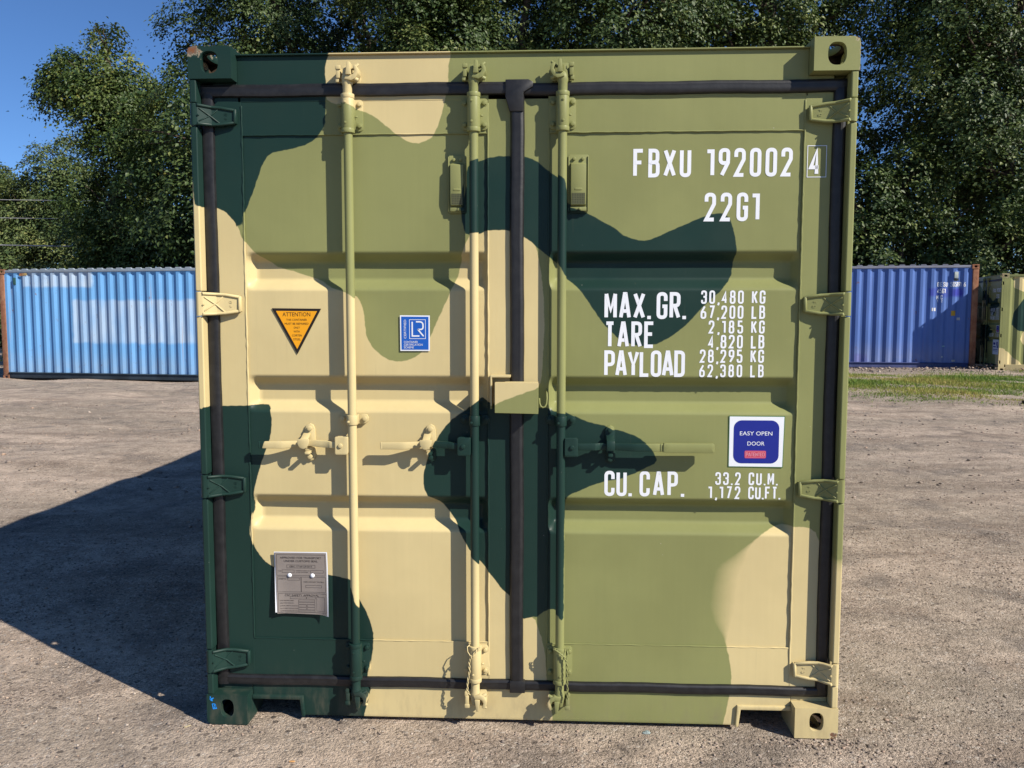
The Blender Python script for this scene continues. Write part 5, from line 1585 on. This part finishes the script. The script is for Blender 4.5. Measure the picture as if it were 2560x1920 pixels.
# ------------------------------------------------------------------ trees
def leaf_material(name, lo, hi, yel):
    m, nt, p = mat(name)
    t = attr(nt, 'tint')
    cr = nd(nt, 'ValToRGB', {0: t})
    e = cr.color_ramp.elements
    e[0].position = 0; e[0].color = rgba(lo); e[1].position = 1; e[1].color = rgba(yel)
    k = e.new(0.6); k.color = rgba(tuple(0.5 * (a + b) for a, b in zip(lo, hi))); k = e.new(0.88); k.color = rgba(hi)
    nt.links.new(cr.outputs[0], p.inputs['Base Color'])
    p.inputs['Roughness'].default_value = 0.5
    p.inputs['Specular IOR Level'].default_value = 0.34
    tr = nd(nt, 'BsdfTranslucent', {0: mix(nt, 0.5, cr.outputs[0], (0.10, 0.16, 0.02))})
    ms = nd(nt, 'MixShader', {0: 0.16, 1: p.outputs[0], 2: tr.outputs[0]})
    nt.links.new(ms.outputs[0], nt.nodes['Material Output'].inputs[0])
    return m
ML1 = leaf_material('dark broad leaves', (0.026, 0.054, 0.017), (0.105, 0.145, 0.042), (0.17, 0.195, 0.06))
ML2 = leaf_material('vine leaves', (0.034, 0.066, 0.017), (0.118, 0.155, 0.036), (0.19, 0.19, 0.045))
ML3 = leaf_material('pale far leaves', (0.055, 0.090, 0.030), (0.155, 0.190, 0.060), (0.22, 0.23, 0.075))
MBARK = plain('grey brown bark', (0.075, 0.058, 0.045), 0.9, 0.15, 0.4, 6, 0.6)

def crown_mesh(name, ells, nclus, per, leaf, seed, material, clus=0.42, lo=0.86, hi=1.12, droop=0.35, inner=0.25, gap=-0.22):
    """leaf-sized faces gathered in sprays over and inside a set of lobes (centre, radii)"""
    r = np.random.default_rng(seed)
    E = np.array([list(c) + list(q) for c, q in ells], dtype=np.float64)
    area = (E[:, 3] * E[:, 4] + E[:, 4] * E[:, 5] + E[:, 3] * E[:, 5])
    w_ = area / area.sum()
    idx = r.choice(len(E), nclus, p=w_)
    u = r.normal(size=(nclus, 3)); u /= np.linalg.norm(u, axis=1, keepdims=True)
    rad = np.where(r.random(nclus) < inner, r.random(nclus) ** 0.5 * 0.85, lo + (hi - lo) * r.random(nclus))
    # lobed, ragged outline
    lob = 1 + 0.10 * np.sin(u[:, 0] * 6 + idx) * np.sin(u[:, 2] * 7 + idx * 2) + 0.07 * np.sin(u[:, 1] * 13 + idx)
    C = E[idx, :3] + u * E[idx, 3:] * (rad * lob)[:, None]
    # hollows between the boughs
    f = np.sin(1.7 * C[:, 0] + seed) * np.sin(1.5 * C[:, 2] + 1.3 * seed) + 0.6 * np.sin(2.9 * C[:, 0] + 2.3 * C[:, 2] + seed) * np.sin(2.6 * C[:, 1])
    kp = (C[:, 2] > 0.25) & ((f > gap) | (rad < 0.8))
    C = C[kp]; u = u[kp]; idx = idx[kp]
    n = len(C) * per
    ci = np.repeat(np.arange(len(C)), per)
    cs = clus * (0.55 + 0.9 * r.random(len(C)))
    # each spray is a leaning pad of leaves: dense rim, hanging edge, shaded underneath
    up_ = u * np.array([0.8, 0.8, 0.35]) + np.array([0, 0, 0.75]) + r.normal(size=(len(C), 3)) * 0.25
    up_ /= np.linalg.norm(up_, axis=1, keepdims=True)
    off = r.normal(size=(n, 3))
    off -= (off * up_[ci]).sum(1, keepdims=True) * up_[ci] * 0.68
    off *= cs[ci][:, None] * 0.62
    P = C[ci] + off
    P[:, 2] -= droop * (off[:, 0] ** 2 + off[:, 1] ** 2) / np.maximum(cs[ci], 0.1)
    nrm = up_[ci] + r.normal(size=(n, 3)) * 0.34
    nrm /= np.linalg.norm(nrm, axis=1, keepdims=True)
    d = off + r.normal(size=(n, 3)) * cs[ci][:, None] * 0.5; d[:, 2] -= 0.25 * cs[ci]
    d -= nrm * (d * nrm).sum(1, keepdims=True)
    d /= np.linalg.norm(d, axis=1, keepdims=True) + 1e-9
    s_ = np.cross(nrm, d)
    L = leaf * (0.65 + 0.7 * r.random(n))[:, None]; Wd = L * (0.26 + 0.1 * r.random(n))[:, None]
    fold = nrm * Wd * 0.35
    V = np.stack([P - d * L * 0.5, P + s_ * Wd + fold - d * L * 0.05, P + d * L * 0.5 - nrm * L * 0.10, P - s_ * Wd + fold - d * L * 0.05], 1)
    me = bpy.data.meshes.new(name)
    me.vertices.add(n * 4); me.vertices.foreach_set('co', V.astype(np.float32).ravel())
    a = np.arange(n, dtype=np.int32) * 4
    T = np.concatenate([np.stack([a, a + 1, a + 2], -1), np.stack([a, a + 2, a + 3], -1)])
    poly_fill(me, T)
    me.materials.append(material)
    ct = 0.47 + 0.20 * r.normal(size=len(C)) + 0.16 * np.sin(idx[:len(C)] * 2.4 + seed) + 0.12 * np.sin(C[:, 2] * 1.3 + C[:, 0])
    fattr(me, 'tint', np.repeat(np.clip(ct[ci] + 0.16 * r.normal(size=n), 0, 1), 4))
    return me

def limb(mb, a, b, r0, r1, rng, n=6, wob=0.12):
    a, b = Vector(a), Vector(b); L = (b - a).length
    path = []
    for k in range(n + 1):
        t = k / n
        p = a.lerp(b, t) + Vector((rng.uniform(-1, 1), rng.uniform(-1, 1), rng.uniform(-.5, .5))) * wob * L * 0.25 * math.sin(math.pi * t)
        p.z += 0.10 * L * t * (1 - t)
        path.append(p)
    mb.tube(path, [r0 + (r1 - r0) * k / n for k in range(n + 1)], 7)
def trunk_mb(ells, seed, r0=0.22, lean=(0, 0), twigs=4):
    rng = random.Random(seed)
    mb = MB()
    top = max(ells, key=lambda e: e[0][2])[0]
    t = Vector((top[0], top[1], top[2]))
    limb(mb, (lean[0], lean[1], -0.2), t, r0, 0.05, rng, 10, 0.15)
    for c, q in ells:
        zb = max(1.2, c[2] - q[2] - 1.0)
        f = min(0.9, zb / max(t.z, 0.1))
        st = Vector((lean[0], lean[1], 0)).lerp(t, f)
        if (Vector(c) - st).length > 0.3:
            limb(mb, st, c, r0 * 0.42, 0.035, rng)
        for _ in range(twigs):
            v = Vector((rng.uniform(-1, 1), rng.uniform(-1, 1), rng.uniform(-.2, 1))).normalized()
            limb(mb, c, Vector(c) + Vector((v.x * q[0], v.y * q[1], v.z * q[2])) * 0.92, 0.04, 0.010, rng, 5, 0.2)
    return mb

def tree_at(name, label, group, x, y, ells, nclus, per, leaf, seed, material, r0=0.22, lean=(0, 0), cat='tree', **kw):
    root = empty(name, (x, y, float(ground_h(x, y))))
    tag(root, label, cat, group)
    o = link('crown', crown_mesh('crown', ells, nclus, per, leaf, seed, material, **kw), root)
    trunk_mb(ells, seed, r0, lean).build('trunk', MBARK, root, smooth=50)
    return root

def tall_ells(seed, H, Rr, base=2.5, n=9):
    rng = random.Random(seed)
    out = []
    for k in range(n):
        f = k / (n - 1)
        z = base + 1.6 + (H - base - 3.0) * f
        rr = Rr * (0.55 + 0.75 * math.sin(math.pi * (0.18 + 0.70 * f)) ** 1.2) * rng.uniform(0.40, 0.55)
        a = rng.uniform(0, 6.28) if k < n - 1 else 0
        d = Rr * rng.uniform(0.25, 0.55) * (1 - 0.6 * f)
        out.append(((d * math.cos(a), d * math.sin(a) * 0.8, z), (rr * 1.25, rr * 1.15, rr * 0.95)))
    return out

G1 = 'leafy trees behind the row of containers'
# vine-hung tree on the left, leaning outward over the light blue container
VX, VY = -13.75, 23.6
vine = [((-0.75, 0, 8.9), (1.65, 1.4, 1.15)), ((-1.75, 0.1, 9.0), (0.95, 0.9, 0.62)), ((-0.45, 0, 10.25), (0.55, 0.6, 0.85)), ((0.25, 0, 8.6), (0.95, 1.0, 0.95)), ((0.2, -0.2, 6.9), (1.25, 1.2, 1.2)), ((1.1, 0.2, 7.0), (1.2, 1.2, 1.1)),
        ((-0.2, -0.1, 5.0), (1.75, 1.3, 1.25)), ((0.5, 0.2, 3.4), (2.1, 1.4, 1.5)), ((-0.8, 0, 2.6), (1.45, 1.2, 1.5)), ((-1.7, 0, 9.8), (0.5, 0.5, 0.35))]
tree_at('vine_covered_tree', 'tree wrapped in hanging vines, leaning left against the open sky', G1, VX, VY, vine, 2000, 52, 0.105, 21, ML2, 0.24, clus=0.38, droop=0.6, inner=0.22, gap=-0.55)

spec = [  # x, y, height, radius, seed, label
    (-9.2, 21.6, 9.6, 2.9, 30, 'lower dark tree beside the vine covered tree, close behind the light blue container'),
    (-9.9, 26.6, 19.5, 3.5, 31, 'tall dark broadleaf tree just right of the vine covered tree'),
    (-5.2, 25.0, 18.0, 3.4, 32, 'tall dark tree above the left end of the near container roof'),
    (-1.3, 26.0, 19.0, 3.7, 33, 'tall dark tree showing over the middle of the near container roof'),
    (3.2, 25.0, 18.2, 3.6, 34, 'tall dark tree showing over the right half of the near container roof'),
    (7.0, 26.2, 19.2, 3.6, 35, 'tall dark tree behind the upper right corner of the near container'),
    (14.6, 24.8, 16.5, 3.6, 36, 'tall tree above the rusty end post of the dark blue container'),
    (19.0, 26.2, 19.0, 3.8, 37, 'tall pale leaved tree above the camouflage container at the right edge'),
]
for x, y, H, Rr, sd, lab in spec:
    e = tall_ells(sd, H, Rr)
    if sd == 36: e += [((-3.3, 0.2, 12.2), (1.7, 1.4, 1.9)), ((-3.2, 0.0, 4.6), (1.3, 1.2, 1.8))]
    if sd == 35: e += [((3.9, 0.0, 12.4), (1.9, 1.5, 1.5)), ((2.6, 0.3, 14.5), (2.0, 1.7, 1.6))]
    tree_at('broadleaf_tree', lab, G1, x, y, e, 1700 if H > 12 else 1300, 60, 0.122, sd, ML1, 0.26, clus=0.50, inner=0.18)
# second rank, closing the wood: three crowns reused
proto = []
for sd in (51, 52):
    t = tree_at('broadleaf_tree', 'dark tree deep in the wood behind the front rank of trees', 'trees deep in the wood', 0, 0, tall_ells(sd, 19.0, 4.0, 1.0, 8), 800, 36, 0.21, sd, ML1, 0.26, clus=0.65)
    proto.append(t)
rng = random.Random(4)
for i, x in enumerate((-8.0, -3.6, 1.0, 5.4, 9.9, 17.2, 21.6, 26.5)):
    o = proto[i] if i < 2 else copy_tree(proto[i % 2])
    y = 31.5 + rng.uniform(-1.2, 1.2)
    o.location = (x, y, float(ground_h(x, y))); o.rotation_euler = (0, 0, rng.uniform(0, 6.28))
# undergrowth behind the containers
bush = []
for i, (x, y, H, Wd, lab) in enumerate((
    (-10.2, 22.6, 5.2, 2.2, 'dark bush behind the light blue container, at the foot of the vine covered tree'),
    (-7.4, 22.4, 4.6, 2.2, 'dark bush half hidden behind the left side of the near container'),
    (-13.6, 26.2, 6.6, 2.3, 'dark bush behind the vine covered tree, above the middle of the light blue container'),
    (-11.4, 25.6, 7.2, 2.3, 'tall dark bush between the vine covered tree and the near container'),
    (8.2, 24.0, 6.4, 2.3, 'dark bush behind the left part of the dark blue container'),
    (12.6, 29.5, 8.8, 3.0, 'large dark bush deeper in the wood behind the dark blue container'),
    (-15.4, 27.2, 6.6, 2.4, 'dark bush behind the left end of the light blue container'),
    (11.2, 23.8, 7.0, 2.4, 'dark bush behind the rusty end of the dark blue container'),
    (14.9, 23.2, 5.4, 2.4, 'dark bush behind the camouflage container at the right edge'))):
    e = [((0, 0, H * 0.35), (Wd * 0.8, Wd * 0.7, H * 0.36)), ((Wd * 0.5, 0.1, H * 0.55), (Wd * 0.55, Wd * 0.5, H * 0.3)), ((-Wd * 0.5, 0, H * 0.6), (Wd * 0.6, Wd * 0.5, H * 0.3)), ((0.1, 0.2, H * 0.8), (Wd * 0.5, Wd * 0.5, H * 0.22))]
    tree_at('bush', lab, 'bushes behind the containers', x, y, e, 520, 44, 0.13, 70 + i, ML1, 0.10, cat='bush', clus=0.42)
# paler trees farther off on the left
for i, (x, y, H, Wd, lab) in enumerate((
    (-26.2, 40.5, 11.2, 3.2, 'pale round tree far off on the left, touching the vine covered tree'),
    (-30.6, 41.5, 9.6, 3.0, 'pale far tree at the left edge under the overhead wires'),
    (-33.6, 44.0, 11.6, 3.2, 'farthest pale tree cut by the left edge'))):
    e = [((0, 0, H * 0.3), (Wd, Wd, H * 0.3)), ((Wd * 0.4, 0, H * 0.62), (Wd * 0.72, Wd * 0.7, H * 0.24)), ((-Wd * 0.5, 0, H * 0.58), (Wd * 0.68, Wd * 0.6, H * 0.24)), ((0.1, 0, H * 0.8), (Wd * 0.55, Wd * 0.55, H * 0.18))]
    tree_at('broadleaf_tree', lab, 'pale trees far off on the left', x, y, e, 1200, 56, 0.15, 90 + i, ML3, 0.22, clus=0.55, gap=-0.6)
tree_at('bush', 'light green bush above the rusty left end of the light blue container', None, -17.2, 24.2, [((0, 0, 1.6), (1.5, 1.2, 1.7)), ((-0.9, 0, 2.5), (1.0, 0.9, 1.2))], 330, 24, 0.13, 99, ML3, 0.08, cat='bush', clus=0.30)

# ------------------------------------------------------------------ overhead wires between two poles
MPOLE = plain('weathered pole timber', (0.10, 0.08, 0.065), 0.9, 0.1, 0.3, 5)
MCABLE = plain('grey cable sheath', (0.30, 0.30, 0.31), 0.5, 0.4, 0.05)
PX = ((-44.0, 36.0), (24.0, 34.0))
for (x, y), lab in zip(PX, ('timber utility pole left of the view', 'timber utility pole hidden in the wood on the right')):
    root = empty('utility_pole', (x, y, float(ground_h(x, y)))); tag(root, lab, 'utility pole')
    MB().tube([(0, 0, -0.3), (0, 0, 9.5)], [0.15, 0.10], 12).build('pole', MPOLE, root)
    MB().box(-0.06, 0.06, -1.0, 1.0, 8.9, 9.02).build('crossarm', MPOLE, root)
for k, (z0, rr, lab) in enumerate(((7.85, 0.014, 'topmost thin overhead wire crossing the trees'), (7.00, 0.014, 'middle thin overhead wire crossing the trees'), (5.72, 0.028, 'lowest and thickest overhead cable crossing the trees'))):
    path = []
    for i in range(41):
        t = i / 40
        path.append((PX[0][0] + (PX[1][0] - PX[0][0]) * t, PX[0][1] + (PX[1][1] - PX[0][1]) * t - 0.11, z0 - 0.9 * 4 * t * (1 - t)))
    tag(MB().tube(path, rr, 6).build('overhead_cable', MCABLE, None, smooth=60), lab, 'cable', 'overhead cables through the trees')
